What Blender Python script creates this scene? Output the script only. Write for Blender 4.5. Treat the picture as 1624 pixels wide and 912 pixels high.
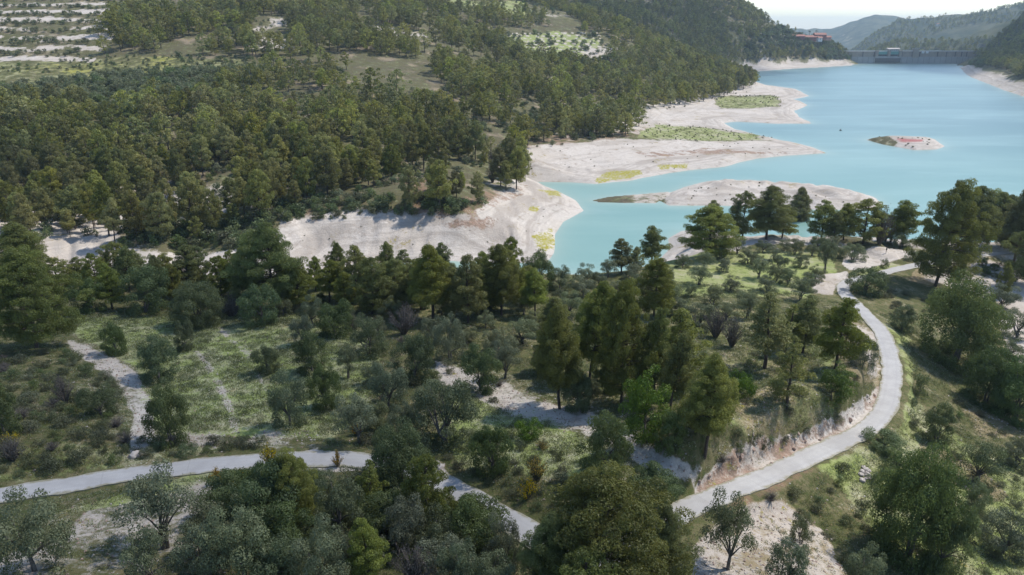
import bpy, math, random
import numpy as np
from mathutils import Vector
R = math.radians
rng = np.random.default_rng(7)
random.seed(7)
for o in list(bpy.data.objects): bpy.data.objects.remove(o)
sc = bpy.context.scene
C = sc.collection

# ------------------------------------------------------------------ camera
H = 62.0; PITCH = 19.6; F = 1160.0; CX, CY = 812.0, 456.0
cam_d = bpy.data.cameras.new('camera'); cam = bpy.data.objects.new('camera', cam_d); C.objects.link(cam)
cam_d.sensor_width = 36; cam_d.lens = 36 * F / 1624; cam_d.clip_start = 0.5; cam_d.clip_end = 90000
cam.location = (0, 0, H); cam.rotation_euler = (R(90 - PITCH), 0, 0)
sc.camera = cam
# ------------------------------------------------------------------ light
SUN_EL = 54.0; SUN_DIR = np.array([0.90, 0.43]); SUN_DIR /= np.linalg.norm(SUN_DIR)
sun_az = math.degrees(math.atan2(SUN_DIR[0], SUN_DIR[1]))      # clockwise from +Y
w = bpy.data.worlds.new('World'); sc.world = w; w.use_nodes = True
nt = w.node_tree; bg = nt.nodes['Background']
sky = nt.nodes.new('ShaderNodeTexSky'); sky.sky_type = 'NISHITA'; sky.sun_disc = False
sky.sun_elevation = R(SUN_EL); sky.sun_rotation = R(sun_az); sky.air_density = 1.0; sky.dust_density = 0.25; sky.ozone_density = 1.4
nt.links.new(sky.outputs[0], bg.inputs[0]); bg.inputs[1].default_value = 0.15
sd = bpy.data.lights.new('sun', 'SUN'); sun = bpy.data.objects.new('sun', sd); C.objects.link(sun)
sd.energy = 4.0; sd.angle = R(1.6); sd.color = (1, 0.945, 0.865)
sv = Vector((SUN_DIR[0] * math.cos(R(SUN_EL)), SUN_DIR[1] * math.cos(R(SUN_EL)), math.sin(R(SUN_EL))))
sun.rotation_euler = sv.to_track_quat('Z', 'Y').to_euler()
sc.view_settings.view_transform = 'Standard'; sc.view_settings.look = 'None'
sc.view_settings.exposure = 0.38; sc.view_settings.gamma = 1
cy = sc.cycles
cy.max_bounces = 5; cy.diffuse_bounces = 3; cy.glossy_bounces = 2; cy.transmission_bounces = 2
cy.transparent_max_bounces = 8; cy.volume_bounces = 0; cy.use_denoising = True
cy.caustics_reflective = False; cy.caustics_refractive = False

# ------------------------------------------------------------------ helpers
cp, sp = math.cos(R(PITCH)), math.sin(R(PITCH))
def ray(px, py):
    a = (px - CX) / F; b = -(py - CY) / F
    return np.array([a, cp + b * sp, -sp + b * cp])
def at_z(px, py, z):
    d = ray(px, py); t = (z - H) / d[2]; return d * t + np.array([0, 0, H])
def at_y(px, py, y):
    d = ray(px, py); t = y / d[1]; return d * t + np.array([0, 0, H])
def proj(x, y, z):
    z = z - H
    dep = y * cp - z * sp; up = y * sp + z * cp
    dep = np.where(dep > 1, dep, 1)
    return CX + F * x / dep, CY - F * up / dep, dep
def sstep(a, b, x):
    t = np.clip((x - a) / (b - a), 0, 1); return t * t * (3 - 2 * t)
_perm = np.random.default_rng(3).random((512, 512))
def vnoise(x, y):
    xi = np.floor(x).astype(int); yi = np.floor(y).astype(int); fx = x - xi; fy = y - yi
    fx = fx * fx * (3 - 2 * fx); fy = fy * fy * (3 - 2 * fy)
    g = lambda a, b: _perm[a % 512, b % 512]
    return (g(xi, yi) * (1 - fx) + g(xi + 1, yi) * fx) * (1 - fy) + (g(xi, yi + 1) * (1 - fx) + g(xi + 1, yi + 1) * fx) * fy
def fbm(x, y, s, oct=4):
    v = 0; a = 1; t = 0
    for i in range(oct):
        v = v + a * vnoise(x / s + 17.3 * i, y / s - 9.1 * i); t += a; a *= 0.5; s *= 0.5
    return v / t
def poly_sd(x, y, P):
    """signed distance, positive inside"""
    x = np.asarray(x, float); y = np.asarray(y, float)
    best = np.full(x.shape, 1e18); inside = np.zeros(x.shape, bool)
    n = len(P)
    for i in range(n):
        ax, ay = P[i]; bx, by = P[(i + 1) % n]
        dx, dy = bx - ax, by - ay
        L = dx * dx + dy * dy + 1e-12
        t = np.clip(((x - ax) * dx + (y - ay) * dy) / L, 0, 1)
        d = (x - ax - t * dx) ** 2 + (y - ay - t * dy) ** 2
        best = np.minimum(best, d)
        if ay != by:
            c = ((ay > y) != (by > y)) & (x < (bx - ax) * (y - ay) / (by - ay) + ax)
            inside ^= c
    s = np.sqrt(best); return np.where(inside, s, -s)
def line_d(x, y, P):
    """distance to polyline and parameter (index float)"""
    best = np.full(x.shape, 1e18); par = np.zeros(x.shape)
    for i in range(len(P) - 1):
        ax, ay = P[i][:2]; bx, by = P[i + 1][:2]
        dx, dy = bx - ax, by - ay
        t = np.clip(((x - ax) * dx + (y - ay) * dy) / (dx * dx + dy * dy + 1e-12), 0, 1)
        d = (x - ax - t * dx) ** 2 + (y - ay - t * dy) ** 2
        m = d < best; best = np.where(m, d, best); par = np.where(m, i + t, par)
    return np.sqrt(best), par
def catmull(P, n):
    P = [np.array(p, float) for p in P]; P = [2 * P[0] - P[1]] + P + [2 * P[-1] - P[-2]]
    out = []
    for i in range(1, len(P) - 2):
        for k in range(n):
            t = k / n
            out.append(0.5 * ((2 * P[i]) + (P[i + 1] - P[i - 1]) * t + (2 * P[i - 1] - 5 * P[i] + 4 * P[i + 1] - P[i + 2]) * t * t + (3 * P[i] - P[i - 1] - 3 * P[i + 1] + P[i + 2]) * t ** 3))
    out.append(P[-2]); return np.array(out)

# ------------------------------------------------------------------ node material helpers
class NT:
    def __init__(s, name):
        s.m = bpy.data.materials.new(name); s.m.use_nodes = True; s.t = s.m.node_tree; s.t.nodes.clear()
        s.out = s.t.nodes.new('ShaderNodeOutputMaterial')
    def n(s, typ, ins=None, **kw):
        nd = s.t.nodes.new(typ)
        for k, v in kw.items(): setattr(nd, k, v)
        for k, v in (ins or {}).items(): s.set(nd.inputs[k], v)
        return nd
    def set(s, sock, v):
        if isinstance(v, bpy.types.NodeSocket): s.t.links.new(v, sock)
        elif isinstance(v, tuple) and len(v) == 3 and sock.type == 'RGBA': sock.default_value = (*v, 1)
        else: sock.default_value = v
    def noise(s, scale, detail=4, rough=0.6, vec=None, dist=0):
        ins = {'Scale': scale, 'Detail': detail, 'Roughness': rough, 'Distortion': dist}
        if vec is not None: ins['Vector'] = vec
        return s.n('ShaderNodeTexNoise', ins).outputs[0]
    def math(s, op, a, b=0.0, c=0.0, clamp=False):
        return s.n('ShaderNodeMath', {0: a, 1: b, 2: c}, operation=op, use_clamp=clamp).outputs[0]
    def rng(s, v, a, b, c=0.0, d=1.0, smooth=True):
        return s.n('ShaderNodeMapRange', {0: v, 1: a, 2: b, 3: c, 4: d}, interpolation_type='SMOOTHSTEP' if smooth else 'LINEAR').outputs[0]
    def mix(s, f, a, b):
        nd = s.t.nodes.new('ShaderNodeMix'); nd.data_type = 'RGBA'
        s.set(nd.inputs[0], f); s.set(nd.inputs[6], a); s.set(nd.inputs[7], b); return nd.outputs[2]
    def attr(s, name):
        return s.n('ShaderNodeAttribute', attribute_name=name).outputs['Fac']
    def pos(s): return s.n('ShaderNodeNewGeometry').outputs['Position']
    def obj(s): return s.n('ShaderNodeTexCoord').outputs['Object']
    def done(s, sh): s.t.links.new(sh, s.out.inputs[0]); return s.m
def simple(name, col, rough=0.8, col2=None, scale=1.0, bump=0.0, metal=0.0, coord='obj'):
    t = NT(name); v = t.obj() if coord == 'obj' else t.pos()
    n = t.noise(scale, 5, 0.65, v)
    c = t.mix(t.rng(n, 0.3, 0.7), col, col2 or tuple(x * 0.75 for x in col))
    p = t.n('ShaderNodeBsdfPrincipled', {'Base Color': c, 'Roughness': rough, 'Metallic': metal})
    if bump:
        b = t.n('ShaderNodeBump', {'Strength': 0.6, 'Distance': bump, 'Height': n}); t.t.links.new(b.outputs[0], p.inputs['Normal'])
    return t.done(p.outputs[0])
def leaf_mat(name, dark, light, tip=None, trans=0.25, var=0.35):
    t = NT(name)
    tint = t.attr('tint'); oi = t.n('ShaderNodeObjectInfo').outputs['Random']
    c = t.mix(tint, dark, light)
    if tip is not None: c = t.mix(t.attr('tip'), c, tip)
    hsv = t.n('ShaderNodeHueSaturation', {'Hue': t.rng(oi, 0, 1, 0.482, 0.518, False), 'Saturation': t.rng(t.math('FRACT', t.math('MULTIPLY', oi, 7.3)), 0, 1, 0.8, 1.1, False),
              'Value': t.rng(t.math('FRACT', t.math('MULTIPLY', oi, 13.7)), 0, 1, 1 - var, 1 + var, False), 'Color': c}).outputs[0]
    d = t.n('ShaderNodeBsdfDiffuse', {'Color': hsv, 'Roughness': 0.5})
    tr = t.n('ShaderNodeBsdfTranslucent', {'Color': hsv})
    g = t.n('ShaderNodeBsdfGlossy', {'Color': (0.6, 0.65, 0.6), 'Roughness': 0.5})
    m = t.n('ShaderNodeMixShader', {0: trans, 1: d.outputs[0], 2: tr.outputs[0]})
    m2 = t.n('ShaderNodeMixShader', {0: 0.03, 1: m.outputs[0], 2: g.outputs[0]})
    return t.done(m2.outputs[0])

# ------------------------------------------------------------------ mesh helpers
def mesh_np(name, V, polys, mats, midx=None, attrs=None, smooth=False):
    """polys: list of int arrays (M,k)"""
    me = bpy.data.meshes.new(name)
    V = np.asarray(V, np.float32)
    polys = [np.asarray(p, np.int32) for p in polys if len(p)]
    ls = np.concatenate([p.ravel() for p in polys]); tot = np.concatenate([np.full(len(p), p.shape[1], np.int32) for p in polys])
    me.vertices.add(len(V)); me.vertices.foreach_set('co', V.ravel())
    me.loops.add(len(ls)); me.loops.foreach_set('vertex_index', ls)
    me.polygons.add(len(tot)); me.polygons.foreach_set('loop_start', np.concatenate([[0], np.cumsum(tot)[:-1]]).astype(np.int32))
    me.update(calc_edges=True)
    for m in mats: me.materials.append(m)
    if midx is not None: me.polygons.foreach_set('material_index', np.asarray(midx, np.int32))
    me.polygons.foreach_set('use_smooth', np.full(len(tot), smooth))
    for k, v in (attrs or {}).items():
        a = me.attributes.new(k, 'FLOAT', 'POINT'); a.data.foreach_set('value', np.asarray(v, np.float32))
    me.validate(); me.update()
    return me
def obj(name, me, parent=None, loc=(0, 0, 0), **props):
    o = bpy.data.objects.new(name, me); C.objects.link(o); o.parent = parent; o.location = loc
    for k, v in props.items():
        if v is not None: o[k] = v
    return o
def thing(name, label, cat, loc=(0, 0, 0), rz=0.0, group=None, scale=(1, 1, 1)):
    o = bpy.data.objects.new(name, None); C.objects.link(o); o.location = loc; o.rotation_euler = (0, 0, rz); o.scale = scale
    o.empty_display_size = 0.5
    o['label'] = label; o['category'] = cat
    if group: o['group'] = group
    return o
class MB:
    """collects tubes, boxes and prisms"""
    def __init__(s): s.v = []; s.q = []; s.t = []; s.n = 0
    def add(s, V, Q=(), T=()):
        V = np.asarray(V, float)
        if len(Q): s.q.append(np.asarray(Q) + s.n)
        if len(T): s.t.append(np.asarray(T) + s.n)
        s.v.append(V); s.n += len(V); return s
    def box(s, x0, x1, y0, y1, z0, z1):
        V = [(x, y, z) for x in (x0, x1) for y in (y0, y1) for z in (z0, z1)]
        return s.add(V, [(0, 1, 3, 2), (4, 6, 7, 5), (0, 4, 5, 1), (2, 3, 7, 6), (0, 2, 6, 4), (1, 5, 7, 3)])
    def gable(s, x0, x1, y0, y1, z0, z1, over=0.4):
        x0 -= over; x1 += over; y0 -= over; y1 += over; ym = (y0 + y1) / 2
        V = [(x0, y0, z0), (x1, y0, z0), (x1, y1, z0), (x0, y1, z0), (x0, ym, z1), (x1, ym, z1)]
        return s.add(V, [(0, 1, 5, 4), (2, 3, 4, 5), (3, 2, 1, 0)], [(0, 4, 3), (1, 2, 5)])
    def tube(s, P, rad, k=6):
        P = np.asarray(P, float); n = len(P); rad = np.broadcast_to(rad, n)
        T = np.gradient(P, axis=0); T /= np.linalg.norm(T, axis=1)[:, None] + 1e-9
        ref = np.array([0.31, 0.17, 0.93]); ref = ref if abs(T[0] @ ref) < 0.95 else np.array([1., 0, 0])
        A = np.cross(T, ref); A /= np.linalg.norm(A, axis=1)[:, None] + 1e-9; B = np.cross(T, A)
        ang = np.arange(k) * 2 * np.pi / k
        V = (P[:, None] + rad[:, None, None] * (np.cos(ang)[None, :, None] * A[:, None] + np.sin(ang)[None, :, None] * B[:, None])).reshape(-1, 3)
        i = np.arange(n - 1)[:, None] * k; j = np.arange(k)[None]; j2 = (j + 1) % k
        Q = np.stack([i + j, i + j2, i + k + j2, i + k + j], -1).reshape(-1, 4)
        V = np.vstack([V, P[-1:]]); c = len(V) - 1; b = (n - 1) * k
        return s.add(V, Q, [(b + a, b + (a + 1) % k, c) for a in range(k)])
    def mesh(s, name, mats, smooth=False):
        V = np.vstack(s.v); P = []
        if s.q: P.append(np.vstack(s.q))
        if s.t: P.append(np.vstack(s.t))
        return mesh_np(name, V, P, mats, smooth=smooth)
    def build(s, name, mat, parent=None, smooth=False, **props):
        return obj(name, s.mesh(name, [mat], smooth), parent, **props)
def unit(v): return v / (np.linalg.norm(v, axis=-1, keepdims=True) + 1e-9)
def randu(g, n): return unit(g.normal(size=(n, 3)))

# ------------------------------------------------------------------ TERRAIN: control points
CPZ = []    # world x,y,z
def cz(px, py, z): p = at_z(px, py, z); CPZ.append(p)
def cyy(px, py, y): p = at_y(px, py, y); CPZ.append(p)
def cw(x, y, z): CPZ.append(np.array([x, y, z], float))
# the two roads, photo pixel + ground height
ROAD_PX = [(-160, 806, 22.5), (0, 785, 21.5), (100, 769, 21), (250, 746, 20.5), (400, 731, 20), (500, 727, 19.6), (590, 731, 19.2), (650, 742, 19),
           (740, 785, 19.0), (820, 832, 19.2), (880, 872, 19.3), (930, 893, 19.3), (985, 878, 19.2), (1060, 825, 18.8), (1130, 789, 18), (1210, 757, 17), (1300, 716, 15.6), (1370, 682, 14.4), (1405, 645, 13.6),
           (1414, 600, 12.9), (1411, 560, 12.2), (1395, 522, 11.4), (1364, 489, 10.6), (1338, 462, 10.0), (1345, 447, 9.6), (1385, 437, 9.2), (1430, 425, 8.8), (1490, 414, 8.2), (1580, 402, 7.4), (1700, 395, 6.5)]
for a in ROAD_PX: cz(*a)
for px, py, z in [
    # near hill, lower-left to bottom
    (0, 912, 25), (200, 880, 23.5), (400, 900, 23), (600, 880, 22), (800, 950, 22), (0, 700, 22.3), (120, 660, 20.5), (60, 590, 19), (200, 620, 17.6), (200, 700, 20.2),
    (130, 545, 16.6), (250, 560, 16.6), (400, 560, 16.7), (530, 560, 16.8), (250, 640, 17.8), (400, 640, 17.8), (540, 650, 18), (330, 690, 19), (480, 690, 19),
    (130, 500, 15), (300, 505, 15), (450, 505, 15.2), (600, 520, 15.8), (700, 520, 15.6), (800, 520, 15.5), (700, 590, 17), (800, 600, 17), (620, 620, 17.6), (720, 670, 18.4),
    (800, 680, 18.4), (760, 740, 19), (900, 640, 17.8), (900, 720, 19), (860, 790, 19.7), (980, 700, 19.4), (1020, 760, 20.5), (1000, 800, 20.4), (1060, 700, 19.8), (1000, 600, 17.2),
    (1090, 740, 20.6), (1150, 700, 20), (1200, 690, 19.4), (1280, 660, 18.4), (1350, 630, 17), (1375, 600, 15.8), (1100, 620, 17.8), (1200, 620, 17.6), (1280, 600, 16.6), (1340, 570, 14.6),
    (1360, 540, 13.2), (1200, 550, 15.6), (1300, 520, 13), (1100, 550, 15.6), (1000, 520, 14.6), (900, 520, 15), (1200, 490, 13.2), (1300, 480, 11.4), (1100, 490, 13.4),
    # plateau with olives and the white lot
    (1100, 430, 10.5), (1200, 430, 10.8), (1290, 440, 10.2), (1150, 400, 9), (1250, 395, 9), (1350, 410, 9.2), (1400, 402, 9), (1450, 402, 8.8), (1000, 450, 11), (900, 460, 12), (1050, 415, 8.5),
    (1200, 382, 7.5), (1320, 383, 8.2), (1400, 385, 8), (1480, 385, 7.6), (1560, 390, 7.2), (1624, 395, 7),
    # left belt then brink
    (0, 470, 14.5), (100, 470, 14), (250, 470, 13.5), (400, 470, 13.5), (550, 470, 13.6), (700, 470, 13.8), (800, 465, 13), (0, 540, 17), (-150, 600, 20), (-150, 480, 15),
    # right side slope below the road
    (1440, 640, 11.8), (1450, 560, 10.2), (1500, 600, 8.5), (1600, 650, 7.2), (1530, 530, 7), (1600, 560, 6.4), (1450, 500, 8.6), (1520, 460, 6.6), (1560, 430, 6.8), (1624, 470, 6.0),
    (1430, 460, 8.6), (1450, 700, 12), (1550, 720, 9.8), (1624, 760, 9.4), (1400, 740, 13.6), (1300, 770, 15), (1200, 810, 16.6), (1400, 830, 14), (1500, 830, 12.4), (1600, 850, 11.2),
    (1250, 880, 17.2), (1120, 870, 18.4), (1050, 900, 18.9), (1400, 912, 14.6), (1624, 912, 12), (1750, 700, 7), (1750, 900, 9)]: cz(px, py, z)
# brink and hidden slope down to the ravine
for x in (-190, -150, -110, -70, -30, 0, 25): cw(x, 150 + abs(x + 60) * .03, 11.5); cw(x, 172, 3.5)
# far bank and hillside, left block
for px, py, z in [(100, 420, 1), (100, 392, 5.5), (250, 383, 6), (400, 372, 7), (500, 345, 9), (600, 332, 11), (700, 332, 11.5), (760, 345, 8), (620, 385, 4), (500, 395, 3), (300, 405, 2.5), (720, 385, 3),
                  (0, 400, 7), (-150, 400, 8), (810, 300, 7), (780, 315, 9), (860, 310, 3.5), (850, 345, 3.5), (840, 380, 2), (830, 250, 8), (840, 235, 8.5), (900, 235, 7), (900, 265, 3), (1000, 225, 6), (1000, 260, 2.5),
                  (1050, 215, 4.5), (1100, 235, 3.5), (1200, 228, 2.5), (1150, 215, 2), (1050, 195, 4.5), (1030, 175, 6.5), (1100, 178, 4), (1200, 170, 3.5), (1180, 155, 4), (1240, 160, 2.5), (1110, 160, 6), (1190, 137, 5), (1000, 210, 8)]: cz(px, py, z)
for px, py, y in [(0, 340, 232), (150, 340, 236), (300, 335, 236), (450, 310, 240), (600, 290, 250), (720, 280, 262), (0, 280, 268), (150, 280, 270), (300, 270, 276), (450, 260, 282), (600, 240, 296), (760, 240, 330),
                  (0, 225, 312), (150, 225, 318), (300, 220, 324), (450, 210, 334), (600, 195, 350), (760, 200, 372), (880, 205, 410), (0, 175, 362), (150, 172, 368), (300, 165, 374), (450, 160, 385), (600, 150, 405), (760, 150, 445), (900, 160, 500),
                  (-150, 250, 290), (-150, 150, 380), (0, 130, 420), (150, 128, 425), (300, 122, 430), (0, 105, 452), (150, 103, 458), (300, 100, 462), (450, 110, 462), (600, 105, 480), (760, 105, 545), (900, 115, 610), (1000, 130, 660), (1100, 128, 750),
                  (0, 60, 515), (150, 60, 520), (300, 55, 525), (450, 60, 545), (600, 60, 570), (760, 65, 660), (850, 80, 720), (950, 75, 760), (1050, 88, 800), (1130, 108, 860),
                  (0, 0, 630), (150, 0, 640), (300, 0, 650), (450, 5, 680), (600, 8, 720), (760, 15, 820), (880, 15, 900), (980, 45, 900), (1050, 75, 880),
                  (0, -60, 800), (200, -60, 820), (400, -40, 860), (600, -20, 900), (800, -5, 980), (-150, -60, 800), (-150, 30, 560), (300, -50, 1100), (0, -60, 1150), (600, -20, 1150)]: cyy(px, py, y)
# far hill above the lake's far left shore and its spur with the red building
for px, py, y in [(1000, 60, 1050), (1100, 70, 1120), (1150, 95, 1150), (1000, 0, 1150), (1080, 20, 1200), (1150, 50, 1220), (1220, 80, 1260), (1280, 72, 1330), (1150, -2, 1270), (1080, -25, 1260), (1000, -50, 1260), (900, -70, 1300),
                  (1210, 36, 1320), (1250, 56, 1360), (1185, 14, 1400), (1215, 32, 1440), (1250, 52, 1460), (1280, 62, 1470), (1180, 20, 1560), (1240, 60, 1600), (1290, 60, 1370), (1320, 68, 1400), (1300, 84, 1345), (1200, 22, 1360), (1200, 40, 1600), (1300, 72, 1500), (1330, 90, 1500), (1100, -10, 1600), (1240, 92, 1290), (1190, 94, 1250)]: cyy(px, py, y)
for px, py, z in [(1180, 104, 4), (1250, 98, 6), (1320, 92, 10), (1340, 84, 17)]: cz(px, py, z)
# right-hand hill
for px, py, y in [(1545, 78, 1350), (1560, 60, 1400), (1580, 40, 1400), (1624, 22, 1350), (1700, -10, 1300), (1800, -40, 1200), (1560, 95, 1200), (1600, 90, 1120), (1624, 100, 1020), (1700, 90, 900), (1624, 60, 1220), (1900, 60, 700), (1900, -20, 1000), (1560, 55, 1600), (1624, 20, 1600), (1800, -10, 1500)]: cyy(px, py, y)
for px, py, z in [(1540, 104, 12), (1600, 122, 10), (1624, 132, 9), (1720, 165, 8), (1535, 92, 18)]: cz(px, py, z)
for px_, prof_ in ((1240, ((1700, -10), (1850, -60))), (1320, ((1560, -10), (1700, -60), (1900, -90))), (1360, ((1520, -10), (1600, -40), (1750, -80))), (1440, ((1520, -10), (1600, -40), (1750, -80))), (1520, ((1530, -5), (1620, -30), (1750, -70))), (1624, ((1800, 10), (1950, -40))), (1850, ((1800, 20),)), (1100, ((1800, 60),))):
    for r__, z__ in prof_:
        a__ = math.atan2((px_ - CX) / F, 1.0); cw(r__ * math.sin(a__), r__ * math.cos(a__), z__)
cw(-200, 40, 26); cw(-60, 20, 27); cw(0, 12, 25); cw(60, 20, 22); cw(200, 40, 10); cw(250, 100, 5); cw(-250, 100, 21); cw(190, 150, 6); cw(260, 180, 5); cw(-300, 170, 12); cw(400, 250, 4); cw(500, 400, 4)
CPZ = np.array(CPZ)
def lp(x, y):
    az = np.arctan2(x, np.maximum(y, 1e-3)); r = np.hypot(x, y)
    return np.clip(az, -1.25, 1.25) * 2.2, np.log(np.maximum(r, 8)) * 2.0
U = np.stack(lp(CPZ[:, 0], CPZ[:, 1]), 1)
def tk(d2): return 0.5 * d2 * np.log(d2 + 1e-12)
n = len(U); K = tk(((U[:, None] - U[None]) ** 2).sum(-1)) + np.eye(n) * 0.002
A = np.zeros((n + 3, n + 3)); A[:n, :n] = K; A[:n, n] = 1; A[:n, n + 1:] = U; A[n, :n] = 1; A[n + 1:, :n] = U.T
SOL = np.linalg.solve(A, np.concatenate([CPZ[:, 2], [0, 0, 0]]))
def tps(x, y):
    u, v = lp(x, y); s = SOL[n] + SOL[n + 1] * u + SOL[n + 2] * v
    for i in range(n): s = s + SOL[i] * tk((u - U[i, 0]) ** 2 + (v - U[i, 1]) ** 2)
    return s

# water outline (photo pixels at lake level)
def wp(L): return [tuple(at_z(px, py, 0)[:2]) for px, py in L]
LAKE = wp([(1345, 101), (1400, 100.5), (1460, 100.5), (1510, 101), (1524, 109), (1535, 120), (1560, 130), (1590, 142), (1624, 153), (1720, 190), (2000, 260)]) + [(700, 330), (500, 215)] + \
       wp([(1700, 400), (1560, 397), (1450, 393), (1350, 391), (1250, 388), (1180, 383), (1120, 372), (1082, 366), (1060, 378), (1062, 395), (1045, 412), (1020, 428), (960, 436), (870, 434), (800, 429), (700, 425), (600, 424), (560, 421), (600, 419), (700, 414), (780, 417), (868, 418), (880, 400), (880, 372), (893, 352), (926, 334), (914, 318), (882, 302), (840, 288.5), (905, 289), (945, 292), (1000, 287), (1060, 274), (1150, 264),
           (1200, 251), (1250, 247), (1312, 243), (1290, 234), (1240, 224), (1200, 214), (1165, 206), (1148, 195), (1170, 193), (1230, 196), (1288, 196), (1266, 184), (1260, 176), (1282, 167), (1255, 158), (1284, 152), (1262, 141), (1225, 136), (1204, 134),
           (1160, 121), (1180, 115), (1215, 112.5), (1260, 109), (1310, 106.5), (1352, 104), (1356, 102)])
ISLES = [wp([(1374, 222), (1395, 218.5), (1440, 219.5), (1482, 221), (1498, 232), (1485, 237), (1450, 238), (1400, 229)]),
         wp([(1046, 318), (1062, 306), (1085, 297), (1110, 290), (1150, 287), (1190, 287), (1250, 293), (1330, 303), (1385, 312), (1400, 324), (1380, 332), (1300, 333), (1215, 327), (1130, 326), (1060, 326)]),
         wp([(936, 318), (965, 312), (1010, 308), (1060, 304), (1066, 309), (1044, 320), (1040, 323), (1000, 322), (950, 321)])]
def shore(x, y):
    w = poly_sd(x, y, LAKE)
    for k, P in enumerate(ISLES):
        s = poly_sd(x, y, P); w = np.where(s > 0, -s, np.minimum(w, -s))
    return -w    # + on land

RIDGES = [(2150, 330, [(1180, 150), (1330, 108), (1360, 94), (1395, 82), (1425, 74), (1470, 70), (1520, 62), (1560, 50), (1624, 34), (1800, 5), (2100, 0)]),
          (3200, 500, [(1200, 150), (1340, 90), (1390, 58), (1425, 40), (1462, 33), (1500, 27), (1530, 23), (1570, 21), (1610, 18), (1800, 0), (2100, 0)]),
          (5200, 800, [(1150, 70), (1230, 54), (1290, 50), (1315, 48), (1335, 42), (1347, 36), (1365, 31), (1388, 29), (1405, 31), (1425, 37), (1460, 40), (1700, 38), (2100, 30)])]
def far_z(x, y):
    r = np.hypot(x, y); az = np.arctan2(x, np.maximum(y, 1e-3)); z = np.full(x.shape, -160.)
    for D, wd, P in RIDGES:
        A_ = [math.atan2((px - CX) / F, ray(px, py)[1]) for px, py in P]
        Zr = [at_y(px, py, D * math.cos(a))[2] for (px, py), a in zip(P, A_)]
        h = np.interp(az, A_, Zr, left=-160, right=Zr[-1])
        wob = fbm(x, y, D * .05, 4) - .5
        z = np.maximum(z, -160 + (h + 160) * np.exp(-((r - D - wob * wd * .0) / wd) ** 2) + wob * wd * .14 * np.exp(-((r - D) / wd) ** 2))
    return z
ROAD3 = catmull([tuple(at_z(*a)) for a in ROAD_PX], 8)
def height_raw(x, y):
    r = np.hypot(x, y)
    h = tps(x, y)
    h = h + (fbm(x, y, 9, 3) - .5) * 0.7 * sstep(15, 60, r) + (fbm(x, y, 60, 3) - .5) * 6 * sstep(300, 700, r)
    h = np.clip(h, -45, 175)
    h = h * (1 - sstep(1620, 1800, r)) + far_z(x, y) * sstep(1620, 1800, r)
    sdm = shore(x, y)
    sdm = sdm + (fbm(x, y, 14, 3) - .5) * 3.0 * sstep(200, 400, r)
    near = r < 1440
    zt = np.maximum(h, 0.35 + 0.03 * np.clip(sdm, 0, 60))
    prof = np.where(y < 1395, 0.5 * sdm, 3 * sdm)
    i3 = poly_sd(x, y, ISLES[2]) > -3
    prof = np.where(i3, 0.06 * sdm, prof)
    k = 1.2; e = np.clip(0.5 + 0.5 * (prof - zt) / k, 0, 1); land = prof * (1 - e) + zt * e - k * e * (1 - e)
    land = np.maximum(land, 0.06 * np.minimum(sdm, 40))
    zw = np.maximum(-7, 0.35 * sdm)
    out = np.where(sdm > 0, land, zw)
    # low isles
    for q, P in enumerate(ISLES):
        s = poly_sd(x, y, P); hh = [3.2, 4.2, 0.5][q]
        cap = hh * (1 - np.exp(-np.maximum(s, 0) / [6, 11, 5][q])) * (0.75 + 0.5 * fbm(x, y, 12, 3))
        out = np.where(s > 0, cap, out)
    behind = (y > 1408) & (r > 1400) & (x > 560) & (x < 905) & (r < 1650)
    kf = sstep(1425, 1500, r); out = np.where(near | (sdm > 0), out, h) * (1 - kf) + h * kf
    # erosion relief on the pale bank
    m = (r > 190) & (r < 330) & (out > 0.6)
    wx = x + (fbm(x, y, 22, 2) - .5) * 16; gul = np.abs(fbm(wx, y * .3, 9, 4) - .5) * 2 * (.6 + 1.6 * fbm(x, y + 40, 30, 2))
    out = out + np.where(m, (gul - .3) * 1.7 * sstep(.6, 3, out) * (1 - sstep(9, 14, out)), 0)
    return out
def flatten(x, y, z):
    d, p = line_d(x, y, ROAD3[:, :2])
    zr = np.interp(p, np.arange(len(ROAD3)), ROAD3[:, 2])
    wgt = 1 - sstep(1.75, 3.8, d)
    z = z * (1 - wgt) + (zr - 0.12) * wgt
    k = np.clip(p.astype(int), 0, len(ROAD3) - 2); tx = ROAD3[k + 1, 0] - ROAD3[k, 0]; ty = ROAD3[k + 1, 1] - ROAD3[k, 1]
    left = (tx * (y - ROAD3[k, 1]) - ty * (x - ROAD3[k, 0])) > 0
    q = p / 8; rngc = sstep(13.2, 14.2, q) * (1 - sstep(18.6, 20.2, q))
    dd = d + (fbm(x, y, 1.6, 3) - .5) * 1.3
    top = zr + (4.8 + 1.6 * (fbm(x, y, 8, 2) - .5)) * rngc * sstep(1.9, 4.3, dd) * (1 - sstep(7, 15, d))
    face = (sstep(2.3, 3.0, dd) * (1 - sstep(3.8, 4.8, dd)))
    z = np.where(left & (rngc > 0) & (d < 16) & (d > 2.1), np.maximum(z, top + (fbm(x, y, .9, 3) - .5) * .6 * face * rngc), z)
    return z, d
az_f = np.linspace(-46, 46, 640); az = np.concatenate([np.linspace(-180, -92, 12), np.linspace(-85, -47, 24), az_f, np.linspace(47, 85, 24), np.linspace(92, 180, 12)])
az = np.radians(az)
rr = np.concatenate([[2, 6, 10, 14, 18, 22, 26, 30], 33 * np.exp(np.arange(0, 520) * 0.0068), 33 * math.exp(520 * .0068) * np.exp(np.arange(1, 98) * .0235)])
GR, GA = np.meshgrid(rr, az, indexing='ij')
X = GR * np.sin(GA); Y = GR * np.cos(GA)
Z = height_raw(X, Y)
back = sstep(1.3, 1.6, np.abs(GA))
Z = Z * (1 - back) + (24 * np.exp(-GR / 400)) * back
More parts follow.
